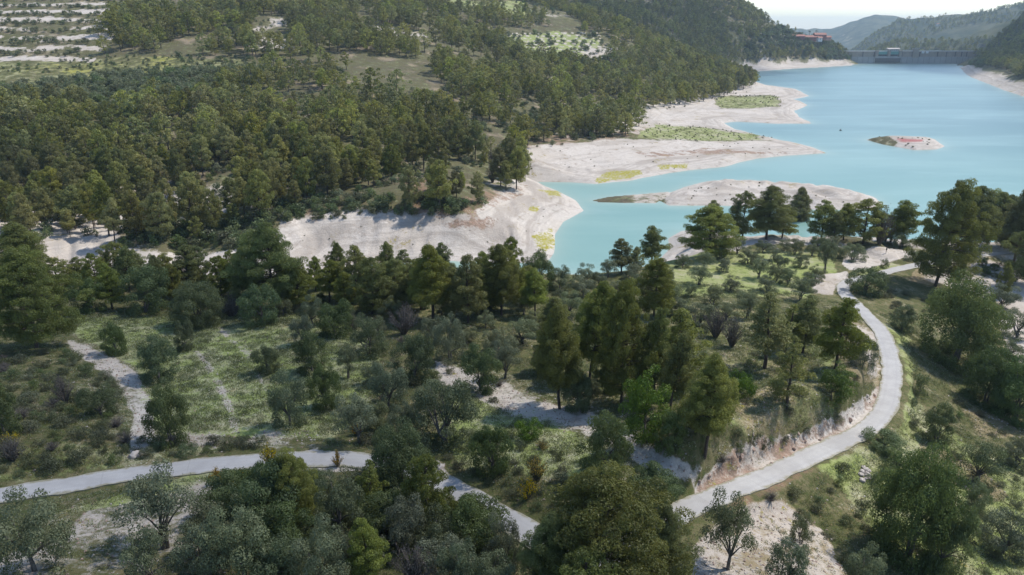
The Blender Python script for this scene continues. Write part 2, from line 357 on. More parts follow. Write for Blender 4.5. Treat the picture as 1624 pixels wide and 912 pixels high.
Z, RD = flatten(X, Y, Z)
SD = shore(X, Y)
def ground_z(x, y):
    x = np.asarray(x, float); y = np.asarray(y, float)
    r = np.hypot(x, y); a = np.arctan2(x, y)
    i = np.clip(np.searchsorted(rr, r) - 1, 0, len(rr) - 2); j = np.clip(np.searchsorted(az, a) - 1, 0, len(az) - 2)
    u = np.clip((r - rr[i]) / (rr[i + 1] - rr[i]), 0, 1); v = np.clip((a - az[j]) / (az[j + 1] - az[j]), 0, 1)
    return (Z[i, j] * (1 - u) + Z[i + 1, j] * u) * (1 - v) + (Z[i, j + 1] * (1 - u) + Z[i + 1, j + 1] * u) * v
_T = 30 * np.exp(np.arange(0, 1600) * .0031)
def hit(px, py, tmin=0):
    """where the line of sight to a photo pixel meets the ground"""
    d = ray(px, py); t = _T[_T > tmin]; P = d[None] * t[:, None]
    g = ground_z(P[:, 0], P[:, 1]); m = (P[:, 2] + H) < g
    if not m.any(): return None
    i = int(np.argmax(m)); t0, t1 = t[max(i - 1, 0)], t[i]
    for _ in range(12):
        tm = (t0 + t1) / 2; q = d * tm
        if q[2] + H < ground_z(q[0], q[1]): t1 = tm
        else: t0 = tm
    q = d * t1; return np.array([q[0], q[1], float(ground_z(q[0], q[1]))])

# ------------------------------------------------------------------ ground zones
PX, PY, DEP = proj(X, Y, Z)
W1 = fbm(X, Y, 7, 4) - .5; W2 = fbm(X + 300, Y, 2.2, 3) - .5; W3 = fbm(X, Y + 90, 26, 4) - .5; W4 = fbm(X + 70, Y, 40, 4) - .5
att = {k: np.zeros(X.shape) for k in ('marl', 'green', 'dirt', 'flower', 'yellow', 'wood', 'tan', 'red')}
def paint(k, P, v=1.0, d0=0, d1=1e5, f=10, wob=10):
    m = (GR > d0) & (GR < d1) & (np.abs(GA) < 1.2)
    fr = d0 > 240; x = PX[m] + (W3 if fr else W1)[m] * wob * (9 if fr else 2); y = PY[m] + (W4 if fr else W2)[m] * wob * (2.2 if fr else 1)
    s = poly_sd(x, y, P); a = sstep(-f / 2, f / 2, s) * v
    att[k][m] = np.maximum(att[k][m], a)
def erase(k, P, v=1.0, d0=0, d1=1e5, f=10, wob=10):
    t = att[k].copy(); att[k][:] = 0; paint(k, P, v, d0, d1, f, wob); att[k][:] = t * (1 - att[k])
# shoreline drawdown ring and beaches
ring = (1 - sstep(5.5, 9.5, Z + W1 * 5)) * (GR > 183) * (GR < 1500) * (np.abs(SD) < 130)
att['marl'] = np.maximum(att['marl'], ring)
paint('marl', [(90, 378), (250, 376), (380, 368), (450, 345), (560, 330), (690, 330), (740, 340), (835, 285), (935, 320), (935, 345), (885, 440), (90, 440)], 1, 186, 330)
paint('marl', [(815, 230), (1000, 220), (1200, 213), (1325, 243), (1150, 270), (940, 297), (815, 292)], 1, 290, 540, 4, 4)
erase('marl', [(1030, 193), (1100, 198), (1190, 211), (1235, 221), (1100, 226), (1010, 219)], .75, 380, 640, 9, 5)
paint('green', [(1030, 193), (1100, 198), (1190, 211), (1235, 221), (1100, 226), (1010, 219)], .62, 380, 640, 7, 4)
erase('marl', [(1130, 152), (1230, 150), (1245, 160), (1240, 170), (1140, 172)], .8, 500, 900, 3, 3)
paint('green', [(1130, 152), (1230, 150), (1245, 160), (1240, 170), (1140, 172)], .55, 500, 900, 7, 4)
paint('yellow', [(935, 288), (960, 276), (1020, 270), (1028, 277), (1000, 285), (950, 292)], .72, 250, 460, 3, 4)
paint('yellow', [(1040, 262), (1088, 259), (1088, 266), (1048, 268)], .72, 300, 460, 3, 3)
paint('yellow', [(855, 300), (885, 303), (893, 312), (870, 309)], .65, 220, 320, 4, 4)
paint('yellow', [(845, 372), (880, 362), (882, 395), (862, 402)], .6, 180, 260, 8, 8)
paint('yellow', [(840, 326), (856, 326), (852, 336), (838, 334)], .7, 200, 300, 4, 4)
paint('dirt', [(690, 352), (770, 342), (800, 350), (770, 362), (700, 364)], .55, 190, 300, 10, 10)
paint('dirt', [(440, 335), (560, 318), (700, 316), (840, 292), (836, 304), (760, 338), (700, 346), (560, 340), (450, 356)], .42, 195, 320, 10, 12)
paint('dirt', [(815, 214), (900, 208), (1020, 205), (1020, 216), (900, 228), (815, 238)], .42, 330, 520, 6, 5)
paint('dirt', [(645, 290), (675, 285), (685, 318), (722, 330), (715, 345), (650, 335)], .7, 200, 300, 8, 8)
paint('dirt', [(1000, 235), (1300, 243), (1250, 246), (1020, 245)], .5, 300, 500, 5, 8)
paint('dirt', [(936, 318), (965, 312), (1010, 308), (1044, 306), (1050, 315), (1000, 322), (950, 321)], 0.0, 200, 400)
for P_ in ([(925, 324), (965, 306), (1003, 303), (1002, 326), (950, 327)],): erase('marl', P_, .9, 200, 400, 16, 2); paint('wood', P_, .8, 200, 400, 16, 2)
erase('marl', [(990, 300), (1060, 298), (1060, 326), (990, 328)], .45, 200, 400, 16, 2)
paint('wood', [(990, 300), (1060, 298), (1060, 326), (990, 328)], .3, 200, 400, 16, 2)
paint('wood', [(1070, 318), (1180, 300), (1220, 302), (1150, 308), (1120, 312)], .25, 200, 400, 8, 8)
paint('marl', [(305, 555), (316, 555), (350, 600), (372, 650), (378, 692), (366, 692), (358, 650), (335, 605)], .5, 60, 130, 4, 5)
paint('marl', [(340, 520), (346, 516), (400, 560), (428, 620), (420, 622), (392, 570)], .45, 60, 130, 4, 5)
erase('marl', [(190, 365), (440, 350), (440, 362), (400, 392), (300, 405), (250, 400), (190, 388)], .75, 186, 300, 14, 14)
paint('wood', [(190, 365), (440, 350), (440, 362), (400, 392), (300, 405), (250, 400), (190, 388)], .6, 186, 300, 14, 14)
# white lot, tracks, path
L_ = [(1338, 408), (1352, 396), (1385, 391), (1452, 397), (1456, 404), (1415, 414), (1372, 428), (1345, 428), (1336, 418)]
paint('marl', L_, 1, 140, 205, 3, 3)
paint('marl', [(1284, 452), (1298, 436), (1345, 428), (1346, 442), (1330, 452), (1322, 466), (1290, 464)], 1, 120, 180, 5, 6)
paint('marl', [(1140, 396), (1185, 374), (1300, 380), (1345, 386), (1340, 396), (1290, 390), (1210, 386), (1155, 400)], .85, 150, 215, 5, 5)
paint('marl', [(1545, 385), (1572, 390), (1562, 430), (1572, 470), (1600, 560), (1640, 610), (1640, 430), (1585, 440), (1575, 470), (1550, 472), (1542, 430)], .62, 100, 215, 8, 8)
paint('tan', [(1540, 380), (1575, 385), (1572, 440), (1585, 600), (1640, 620), (1640, 430), (1590, 430), (1575, 480), (1548, 472), (1540, 430)], .7, 100, 215, 8, 8)
paint('tan', [(1455, 425), (1485, 430), (1480, 452), (1440, 445)], .9, 120, 200, 6, 6)
paint('marl', [(1335, 500), (1372, 515), (1396, 545), (1390, 600), (1372, 600), (1370, 560), (1350, 545)], .55, 90, 150, 10, 14)
paint('tan', [(1310, 490), (1372, 512), (1396, 545), (1390, 610), (1350, 610), (1330, 560)], .7, 90, 150, 12, 14)
# rocky road cut
CUT = [(1095, 775), (1130, 735), (1190, 700), (1290, 680), (1350, 645), (1392, 615), (1398, 645), (1380, 672), (1300, 708), (1215, 745), (1130, 782), (1100, 800)]
paint('marl', CUT, .95, 55, 120, 8, 16); paint('dirt', CUT, .42, 55, 120, 8, 22)
paint('dirt', [(1060, 840), (1130, 805), (1260, 745), (1300, 730), (1310, 740), (1240, 775), (1150, 812)], .36, 45, 90, 8, 10)
# near fields
paint('green', [(115, 503), (340, 500), (540, 500), (610, 560), (580, 640), (530, 700), (420, 695), (260, 690), (225, 640), (215, 580), (120, 535)], .9, 60, 150, 16, 12)
paint('flower', [(115, 500), (600, 500), (600, 620), (520, 700), (200, 720), (110, 545)], .8, 60, 150, 20, 20)
paint('marl', [(108, 536), (150, 552), (205, 582), (243, 632), (248, 690), (232, 722), (204, 728), (212, 660), (190, 612), (150, 580), (112, 556)], .72, 60, 130, 8, 8)
paint('marl', [(205, 690), (420, 685), (520, 690), (510, 716), (250, 712), (215, 728)], .45, 55, 110, 12, 20)
paint('marl', [(440, 722), (500, 714), (560, 717), (592, 726), (596, 746), (540, 748), (440, 745)], 1, 45, 90, 5, 3)
paint('marl', [(690, 565), (735, 585), (850, 628), (940, 650), (1050, 715), (1110, 740), (1095, 770), (1020, 745), (960, 700), (880, 676), (800, 655), (690, 610)], .72, 55, 120, 10, 16)
paint('flower', [(680, 560), (1000, 640), (1060, 780), (760, 720), (650, 650)], .8, 50, 120, 20, 20)
paint('green', [(720, 620), (860, 640), (930, 700), (980, 760), (840, 760), (730, 740), (690, 700), (700, 640)], .8, 50, 120, 16, 18)
paint('marl', [(630, 738), (690, 730), (735, 768), (722, 780), (680, 752)], .8, 45, 90, 6, 8)
paint('marl', [(-60, 905), (100, 850), (140, 805), (235, 795), (325, 765), (352, 790), (335, 850), (380, 940), (-60, 960)], .46, 35, 90, 10, 18)
paint('green', [(90, 812), (200, 785), (330, 748), (420, 738), (430, 772), (330, 768), (230, 795), (140, 808)], 1, 40, 90, 8, 8)
paint('green', [(-50, 780), (120, 755), (300, 722), (450, 712), (450, 690), (240, 715), (100, 700), (-50, 720)], .45, 45, 110, 12, 16)
paint('green', [(1040, 400), (1330, 395), (1330, 445), (1280, 470), (1060, 470)], .72, 120, 200, 10, 12)
paint('green', [(1080, 480), (1200, 480), (1330, 560), (1330, 660), (1180, 690), (1080, 640)], .5, 70, 150, 14, 20)
paint('tan', [(1080, 480), (1200, 480), (1340, 600), (1300, 680), (1180, 690), (1120, 640)], .45, 70, 150, 14, 24)
paint('green', [(1345, 475), (1440, 530), (1445, 640), (1560, 720), (1650, 700), (1650, 940), (1500, 940), (1290, 740), (1420, 690), (1435, 610), (1410, 540)], .7, 40, 160, 14, 20)
paint('green', [(1370, 425), (1480, 405), (1480, 420), (1400, 432), (1350, 450)], .7, 120, 190, 6, 6)
paint('tan', [(1100, 870), (1180, 798), (1240, 792), (1310, 850), (1350, 940), (1080, 940)], .95, 35, 90, 10, 14)
paint('marl', [(1100, 870), (1180, 798), (1240, 792), (1310, 850), (1350, 940), (1080, 940)], .5, 35, 90, 10, 20)
paint('tan', [(1450, 700), (1520, 720), (1600, 790), (1560, 800), (1480, 750)], .7, 50, 130, 10, 16)
paint('tan', [(1520, 640), (1624, 660), (1640, 700), (1540, 690)], .7, 60, 130, 10, 16)
paint('dirt', [(-50, 740), (60, 640), (120, 660), (60, 740)], .35, 40, 130, 20, 30)
paint('dirt', [(330, 860), (430, 860), (430, 940), (310, 940)], .5, 30, 90, 20, 20)
# hillside across: openings, olive shelf, terraces
for P, v in [([(420, 30), (450, 30), (450, 44), (420, 44)], .9), ([(565, 38), (600, 42), (640, 50), (690, 62), (640, 66), (600, 56)], .9), ([(395, 60), (470, 62), (470, 76), (400, 76)], .8), ([(408, 42), (435, 44), (430, 54), (405, 54)], .8),
             ([(930, 85), (965, 68), (970, 82), (935, 102)], .9), ([(1040, 68), (1066, 60), (1066, 76), (1042, 78)], .9), ([(490, 170), (505, 175), (492, 190), (480, 188)], .7), ([(845, 12), (860, 20), (985, 20), (985, 24), (850, 24)], .7),
             ([(1200, 52), (1250, 45), (1270, 60), (1240, 80), (1205, 76)], .4), ([(1140, 55), (1200, 40), (1235, 60), (1200, 75)], .35)]: paint('marl', P, v * .85, 300, 1500, 12, 6)
paint('green', [(-80, 96), (420, 88), (430, 130), (300, 160), (-80, 165)], .4, 330, 560, 8, 10)
paint('yellow', [(40, 100), (270, 90), (330, 108), (300, 118), (120, 116), (0, 118)], .28, 380, 560, 6, 14)
paint('green', [(700, 0), (830, 0), (830, 20), (700, 12)], .6, 600, 1100, 6, 8); paint('green', [(800, 55), (880, 50), (950, 62), (950, 88), (860, 95), (800, 78)], .9, 500, 900, 5, 6)
mt = (PX < 225 + 0 * PX) & (PY < 98) & (GR > 420) & (GR < 760) & (PX + PY * .9 < 235) & (PX > -120)
att['marl'] = np.where(mt, np.maximum(att['marl'], .12 + .8 * sstep(.45, .75, .5 + .5 * np.sin(Z * 1.05 + W3 * 5)) * sstep(-.3, -.05, W4 + W1 * .6)), att['marl'])
mt = (PX > 795) & (PX < 955) & (PY > 50) & (PY < 96) & (GR > 500) & (GR < 900)
att['marl'] = np.where(mt, np.maximum(att['marl'], .8 * sstep(.6, .9, .5 + .5 * np.sin(Z * 2.6 + W1 * 3))), att['marl'])
# isle
paint('red', [(1420, 219), (1468, 221), (1462, 225), (1430, 226)], .75, 330, 560, 3, .6)
for P_ in ([(1370, 216), (1412, 215), (1425, 226), (1410, 236), (1385, 231)],): erase('marl', P_, .8, 330, 560, 5, .6); paint('wood', P_, .6, 330, 560, 5, .6); paint('green', P_, .3, 330, 560, 5, .6)
paint('wood', [(1395, 216), (1440, 218), (1430, 221), (1400, 222)], .6, 350, 520, 2, 3)
# tree-covered ground
forest = (Z > 8) & (GR > 200)
att['wood'] = np.maximum(att['wood'], np.where(forest, (1 - att['marl']) * (1 - att['green']) * .55, 0))
att['far'] = sstep(1500, 2000, GR)
att['sdist'] = np.clip(SD + W3 * 7, 0, 90)
nr, na = X.shape
ii = (np.arange(nr - 1)[:, None] * na + np.arange(na - 1)[None]); Q = np.stack([ii, ii + na, ii + na + 1, ii + 1], -1).reshape(-1, 4)
V = np.stack([X, Y, Z], -1).reshape(-1, 3)
V = np.vstack([V, [[0, 0, Z[0].mean()]]]); c = len(V) - 1
T = np.array([(c, j, j + 1) for j in range(na - 1)])

t = NT('ground_soil'); p = t.pos()
n1 = t.noise(0.22, 5, .65, p); n2 = t.noise(1.3, 5, .7, p); n3 = t.noise(4.0, 5, .8, p); n4 = t.noise(0.05, 4, .6, p)
nm = t.math('ADD', t.math('MULTIPLY', n1, .4), t.math('ADD', t.math('MULTIPLY', n2, .3), t.math('MULTIPLY', n4, .3)))
def mask(a, amp=.55, nn=None):
    return t.rng(t.math('ADD', t.attr(a), t.math('MULTIPLY', t.math('SUBTRACT', t.rng(nn or nm, .36, .64, smooth=False), .5), amp * 1.5)), .3, .7)
c0 = t.mix(t.rng(n1, .35, .65), (.09, .092, .036), (.19, .165, .09))
c0 = t.mix(t.rng(n2, .42, .62), c0, (.07, .085, .028))
c0 = t.mix(t.rng(n3, .56, .72), c0, (.24, .2, .13))
green = t.mix(t.rng(n2, .35, .65), (.20, .25, .07), (.29, .325, .12)); green = t.mix(t.rng(n1, .42, .66), green, (.32, .31, .18)); green = t.mix(t.rng(n3, .5, .7), green, (.17, .21, .07))
tan = t.mix(t.rng(n2, .35, .65), (.30, .235, .15), (.19, .16, .085)); tan = t.mix(t.rng(n3, .5, .68), tan, (.12, .12, .05))
dirt = t.mix(t.rng(n2, .35, .65), (.30, .17, .11), (.17, .12, .085))
marl = t.mix(t.rng(n2, .3, .7), (.56, .515, .465), (.45, .405, .355)); marl = t.mix(t.rng(n3, .56, .74), marl, (.25, .22, .18)); marl = t.mix(t.rng(n4, .45, .62), marl, (.46, .41, .355)); marl = t.mix(t.rng(n1, .52, .68), marl, (.34, .29, .25))
st_ = t.noise(.9, 4, .6, t.n('ShaderNodeMapping', {'Vector': p, 'Scale': (.03, .03, 3.4)}).outputs[0]); marl = t.mix(t.math('MULTIPLY', t.rng(st_, .5, .62), .36), marl, (.32, .285, .25))
wood = t.mix(t.rng(n2, .35, .65), (.06, .055, .03), (.13, .11, .075)); wood = t.mix(t.rng(n1, .48, .66), wood, (.10, .115, .04)); wood = t.mix(t.rng(n4, .54, .68), wood, (.24, .195, .14))
cb_ = t.n('ShaderNodeCombineXYZ', {0: t.math('MULTIPLY', n4, 1.2), 1: 0.0, 2: t.math('MULTIPLY', t.attr('sdist'), .16)}).outputs[0]
bd_ = t.noise(1.0, 4, .65, cb_); marl = t.mix(t.math('MULTIPLY', t.math('MULTIPLY', t.rng(bd_, .5, .6), t.rng(t.attr('sdist'), 85, 30)), .6), marl, (.30, .262, .225))
col = t.mix(mask('wood', .5), c0, wood)
col = t.mix(mask('green', .6), col, green)
col = t.mix(mask('tan', .6), col, tan)
col = t.mix(mask('marl', .7), col, marl)
col = t.mix(t.math('MULTIPLY', mask('dirt', .9), .8), col, dirt)
col = t.mix(t.math('MULTIPLY', mask('yellow', .8), t.rng(n2, .35, .55)), col, t.mix(n2, (.22, .24, .03), (.36, .30, .03)))
fl = t.math('MULTIPLY', t.rng(t.noise(4.5, 3, .75, p), .51, .64), mask('flower', .9, n1))
col = t.mix(t.math('MULTIPLY', fl, .6), col, (.55, .54, .45))
col = t.mix(mask('red', .6, n3), col, (.36, .13, .12))
farc = t.mix(t.rng(t.noise(.012, 6, .7, p), .4, .6), (.035, .05, .028), (.10, .105, .06)); farc = t.mix(t.rng(t.noise(.004, 5, .7, p), .58, .68), farc, (.3, .27, .2))
col = t.mix(t.attr('far'), col, farc)
hgt = t.math('ADD', t.math('MULTIPLY', n3, .35), n2)
b = t.n('ShaderNodeBump', {'Strength': .7, 'Distance': .35, 'Height': hgt})
ps = t.n('ShaderNodeBsdfPrincipled', {'Base Color': col, 'Roughness': .95, 'Specular IOR Level': .15, 'Normal': b.outputs[0]})
M_GROUND = t.done(ps.outputs[0])
me = mesh_np('ground', V, [Q, T], [M_GROUND], attrs={k: np.append(v.ravel(), 0) for k, v in att.items()}, smooth=True)
obj('ground', me, kind='structure')

# ------------------------------------------------------------------ water
t = NT('lake_water'); p = t.pos()
st = t.n('ShaderNodeMapping', {'Vector': p, 'Scale': (.35, 1, 1)}).outputs[0]
big = t.noise(.016, 4, .6, t.n('ShaderNodeMapping', {'Vector': p, 'Scale': (.3, 1, 1)}).outputs[0], .6)
g = t.n('ShaderNodeSeparateXYZ', {0: p})
fary = t.rng(t.math('ADD', g.outputs[1], t.math('MULTIPLY', g.outputs[0], .25)), 230, 650)
cc = t.mix(fary, (.165, .295, .265), (.115, .20, .21)); cc = t.mix(t.rng(big, .35, .65), cc, t.mix(fary, (.215, .345, .305), (.16, .26, .265)))
sh = t.attr('shallow'); cc = t.mix(t.math('MULTIPLY', sh, .5), cc, (.34, .40, .33))
sm = t.noise(.05, 4, .6, t.n('ShaderNodeMapping', {'Vector': p, 'Scale': (.25, 1, 1)}).outputs[0], .4); cc = t.mix(t.math('MULTIPLY', t.rng(sm, .5, .7), .3), cc, (.30, .42, .40))
rip = t.noise(1.1, 4, .6, t.n('ShaderNodeMapping', {'Vector': p, 'Scale': (.5, 1.3, 1)}).outputs[0])
b = t.n('ShaderNodeBump', {'Strength': .25, 'Distance': .12, 'Height': rip})
ps = t.n('ShaderNodeBsdfPrincipled', {'Base Color': cc, 'Roughness': .3, 'Specular IOR Level': .38, 'IOR': 1.33, 'Normal': b.outputs[0]})
M_WATER = t.done(ps.outputs[0])
wr = 160 * np.exp(np.arange(0, 260) * .00885); wa = np.radians(np.linspace(-48, 62, 330))
WR, WA = np.meshgrid(wr, wa, indexing='ij'); WX = WR * np.sin(WA); WY = WR * np.cos(WA)
wsd = shore(WX, WY)
keepv = (wsd < 12) & (WY < 1404) & (WX > -90)
nr2, na2 = WX.shape; i2 = (np.arange(nr2 - 1)[:, None] * na2 + np.arange(na2 - 1)[None])
kq = (keepv[:-1, :-1] & keepv[1:, :-1] & keepv[:-1, 1:] & keepv[1:, 1:]).ravel()
Q = np.stack([i2, i2 + na2, i2 + na2 + 1, i2 + 1], -1).reshape(-1, 4)[kq]
us = np.unique(Q); rem = np.zeros(WX.size, int); rem[us] = np.arange(len(us))
shal = np.exp(-np.maximum(-wsd, 0) / (1.5 + WR * .006)).ravel()[us]
obj('water', mesh_np('water', np.stack([WX, WY, 0 * WX], -1).reshape(-1, 3)[us], [rem[Q]], [M_WATER], attrs={'shallow': shal}), kind='structure')
t = NT('sea_water')
ps = t.n('ShaderNodeBsdfPrincipled', {'Base Color': (.03, .09, .16), 'Roughness': .35, 'IOR': 1.33}); M_SEA = t.done(ps.outputs[0])
obj('sea', mesh_np('sea', [(-12000, 2500, -150), (12000, 2500, -150), (12000, 12500, -150), (-12000, 12500, -150)], [[(0, 1, 2, 3)]], [M_SEA]), kind='structure')

# ------------------------------------------------------------------ road
t = NT('road_concrete'); p = t.pos()
n1 = t.noise(.5, 5, .6, p); n2 = t.noise(9, 4, .7, p); u = t.attr('across')
cc = t.mix(t.rng(n1, .3, .7), (.41, .40, .385), (.345, .335, .325)); cc = t.mix(t.rng(n2, .55, .75), cc, (.27, .265, .26))
ed = t.rng(t.math('ADD', t.math('ABSOLUTE', u), t.math('MULTIPLY', t.math('SUBTRACT', t.noise(1.3, 5, .75, p), .5), 1.1)), .72, 1.0)
cc = t.mix(t.math('MULTIPLY', t.rng(t.noise(.16, 3, .6, p), .5, .62), .3), cc, (.27, .255, .24)); cc = t.mix(t.math('MULTIPLY', ed, .8), cc, (.22, .20, .12))
tr = t.math('MULTIPLY', t.rng(t.math('ABSOLUTE', t.math('SUBTRACT', t.math('ABSOLUTE', u), .45)), .0, .2, 1, 0), .25)
cc = t.mix(tr, cc, (.30, .29, .29))
jt = t.math('GREATER_THAN', t.math('FRACT', t.math('ADD', t.math('MULTIPLY', t.attr('along'), .13), t.math('MULTIPLY', u, .004))), .99); cc = t.mix(t.math('MULTIPLY', jt, .22), cc, (.16, .15, .13))
b = t.n('ShaderNodeBump', {'Strength': .3, 'Distance': .05, 'Height': n2})
ps = t.n('ShaderNodeBsdfPrincipled', {'Base Color': cc, 'Roughness': .9, 'Normal': b.outputs[0]}); M_ROAD = t.done(ps.outputs[0])
RP = catmull([tuple(q) for q in ROAD3[::2]], 6)
tan_ = np.gradient(RP[:, :2], axis=0); tan_ /= np.linalg.norm(tan_, axis=1)[:, None]; nor = np.stack([tan_[:, 1], -tan_[:, 0]], 1)
al = np.concatenate([[0], np.cumsum(np.linalg.norm(np.diff(RP[:, :2], axis=0), axis=1))])
us_ = np.array([-1.0, -1.0, -.6, -.2, .2, .6, 1.0, 1.0]); vs = []; ac = []; ao = []
for k, (q, nn_) in enumerate(zip(RP, nor)):
    for j, uu in enumerate(us_):
        wv = 1.42 + (0.34 * (float(fbm(np.array(q[0] + 50 * np.sign(uu)), np.array(q[1]), 2.2, 3)) - .5) * 2 if abs(uu) == 1 else 0)
        zz = q[2] - (0.45 if j in (0, 7) else 0) + .03 * (1 - abs(uu))
        vs.append((q[0] + nn_[0] * uu * wv, q[1] + nn_[1] * uu * wv, zz)); ac.append(uu); ao.append(al[k])
m8 = len(us_); Q = [(i * m8 + j, i * m8 + j + 1, (i + 1) * m8 + j + 1, (i + 1) * m8 + j) for i in range(len(RP) - 1) for j in range(m8 - 1)]
obj('road', mesh_np('road', vs, [np.array(Q)], [M_ROAD], attrs={'across': ac, 'along': ao}, smooth=False), kind='structure')

# ------------------------------------------------------------------ TREES: shape makers
M_PINE = leaf_mat('pine_needles', (.098, .115, .028), (.34, .355, .08), trans=.4, var=.2)
M_PINEF = leaf_mat('pine_needles_far', (.10, .112, .030), (.41, .40, .10), trans=.4, var=.38)
M_OLIVE = leaf_mat('olive_leaves', (.11, .13, .06), (.26, .285, .15), trans=.3, var=.18)
M_DARK = leaf_mat('carob_leaves', (.07, .10, .034), (.20, .25, .09), trans=.35, var=.22)
M_BRIGHT = leaf_mat('bright_leaves', (.06, .12, .018), (.17, .26, .045), trans=.25, var=.1)
M_SCRUB = leaf_mat('scrub_leaves', (.08, .095, .045), (.19, .195, .10), trans=.25, var=.35)
M_DEAD = leaf_mat('dry_twigs', (.10, .085, .075), (.20, .17, .15), trans=.1, var=.2)
M_BROOM = leaf_mat('broom_flowers', (.05, .075, .015), (.10, .13, .03), (.55, .36, .02), trans=.2, var=.1)
M_GRASS = leaf_mat('grass_blades', (.12, .15, .045), (.26, .28, .11), (.5, .5, .38), trans=.25, var=.4)
M_BARK = simple('pine_bark', (.11, .085, .07), .95, (.055, .042, .035), 3, .05)
M_BARKG = simple('grey_bark', (.16, .145, .125), .95, (.07, .06, .05), 3, .05)

def cards(cen, nrm, size, asp, g):
    n = len(cen); a = randu(g, n); d = unit(a - nrm * (a * nrm).sum(1)[:, None]); wv = np.cross(nrm, d)
    size = np.broadcast_to(size, n)[:, None]
    V = np.stack([cen - d * size * .5, cen + wv * size * asp * .5, cen + d * size * .5, cen - wv * size * asp * .5], 1)
    return V.reshape(-1, 3), np.arange(n * 4).reshape(-1, 4)
def puffs(pc, pr, ncard, size, asp, g, flat=.6, rough=.75, bottom=-.35, wild=.7):
    """leaf faces on and in flattened ellipsoids; pc centres, pr radii"""
    cs = []; ns = []; ti = []
    for c, r in zip(pc, pr):
        k = max(6, int(ncard * (r / np.mean(pr)) ** 2))
        u = randu(g, k * 2); u = u[u[:, 2] > bottom + g.normal(size=k * 2) * .15][:k]; k = len(u)
        rad = r * (1 - rough * .45 * g.random(k) ** 1.5) * (1 + .14 * np.sin(u[:, 0] * 7 + c[0] * 3) * np.cos(u[:, 1] * 6 + c[1] * 5))
        P = c + u * rad[:, None] * np.array([1, 1, flat])
        cs.append(P); ns.append(unit(u + wild * randu(g, k))); ti.append(np.clip(g.random() * .5 + .25 + g.normal(size=k) * .10, 0, 1))
    cs = np.vstack(cs); ns = np.vstack(ns); ti = np.concatenate(ti)
    V, Q = cards(cs, ns, size * (.7 + .6 * g.random(len(cs))), asp, g)
    return V, Q, np.repeat(ti, 4), cs
def crown_mesh(name, V, Q, ti, mat, tip=None):
    at = {'tint': ti}
    if tip is not None: at['tip'] = tip
    return mesh_np(name, V, [Q], [mat], attrs=at)
def make_pine(seed, Ht=14., Rd=3.6, cb=.22, limbs=46, ncard=150, size=.34, rcone=1.3, mat=None, airy=.0, flat=.5, lod=0, pscale=1.):
    g = np.random.default_rng(seed); tb = MB()
    nS = 9; zz = np.linspace(0, Ht * .97, nS); lean = g.normal(size=2) * Ht * .025
    wig = np.cumsum(g.normal(size=(nS, 2)) * Ht * .008, 0); trunk = np.column_stack([lean * (zz / Ht)[:, None] ** 1.5 + wig - wig[0], zz - .35 * (zz == 0)])
    r0 = Ht * .0135 + .05
    tb.tube(trunk, r0 * (1 - zz / Ht) ** .8 + .03, 7 if lod == 0 else 5)
    tp = lambda z: np.array([np.interp(z, zz, trunk[:, 0]), np.interp(z, zz, trunk[:, 1]), z])
    pc = []; pr = []
    ph = g.random() * 6
    lobe = 1 + .18 * g.normal(size=8)
    for i in range(limbs):
        f = (i + g.random() * .8) / limbs; z = Ht * (cb + (0.96 - cb) * f)
        ang = ph + i * 2.4 + g.normal() * .3
        prof = (1 - f ** rcone) * (.55 + .45 * min(1, f / .18)) + .06
        L = Rd * prof * (.75 + .5 * g.random()) * lobe[int((ang % 6.283) / 6.284 * 8) % 8]
        if g.random() < airy: continue
        up = .18 + .5 * f + g.normal() * .1
        b0 = tp(z); dr = np.array([math.cos(ang), math.sin(ang), up])
        e = b0 + dr * L * np.array([1, 1, .8])
        if lod < 2: tb.tube([b0 - [0, 0, .1], b0 + (e - b0) * .5 + [0, 0, -.04 * L], e], np.array([.055, .035, .012]) * Ht / 12 * (1.2 - f * .6), 4)
        s = Ht * .055 * (1.15 - .45 * f) * (.8 + .5 * g.random()) * pscale
        for q in (1.0, .62) if L > 1.4 * s else (1.0,):
            pc.append(b0 + (e - b0) * q + g.normal(size=3) * s * .25); pr.append(s * (1. if q == 1 else .85))
            if L > 2.2 * s and lod < 2:
                sd_ = np.array([-math.sin(ang), math.cos(ang), .1]) * s * 1.1 * g.choice([-1, 1]); pc.append(b0 + (e - b0) * q * .9 + sd_); pr.append(s * .75)
    pc.append(tp(Ht * .95)); pr.append(Ht * .05)
    pc = np.array(pc); pr = np.array(pr)
    V, Q, ti, cs = puffs(pc, pr, ncard, size, .42, g, flat=flat, bottom=-.55, wild=.75)
    return tb, (V, Q, ti), mat or M_PINE
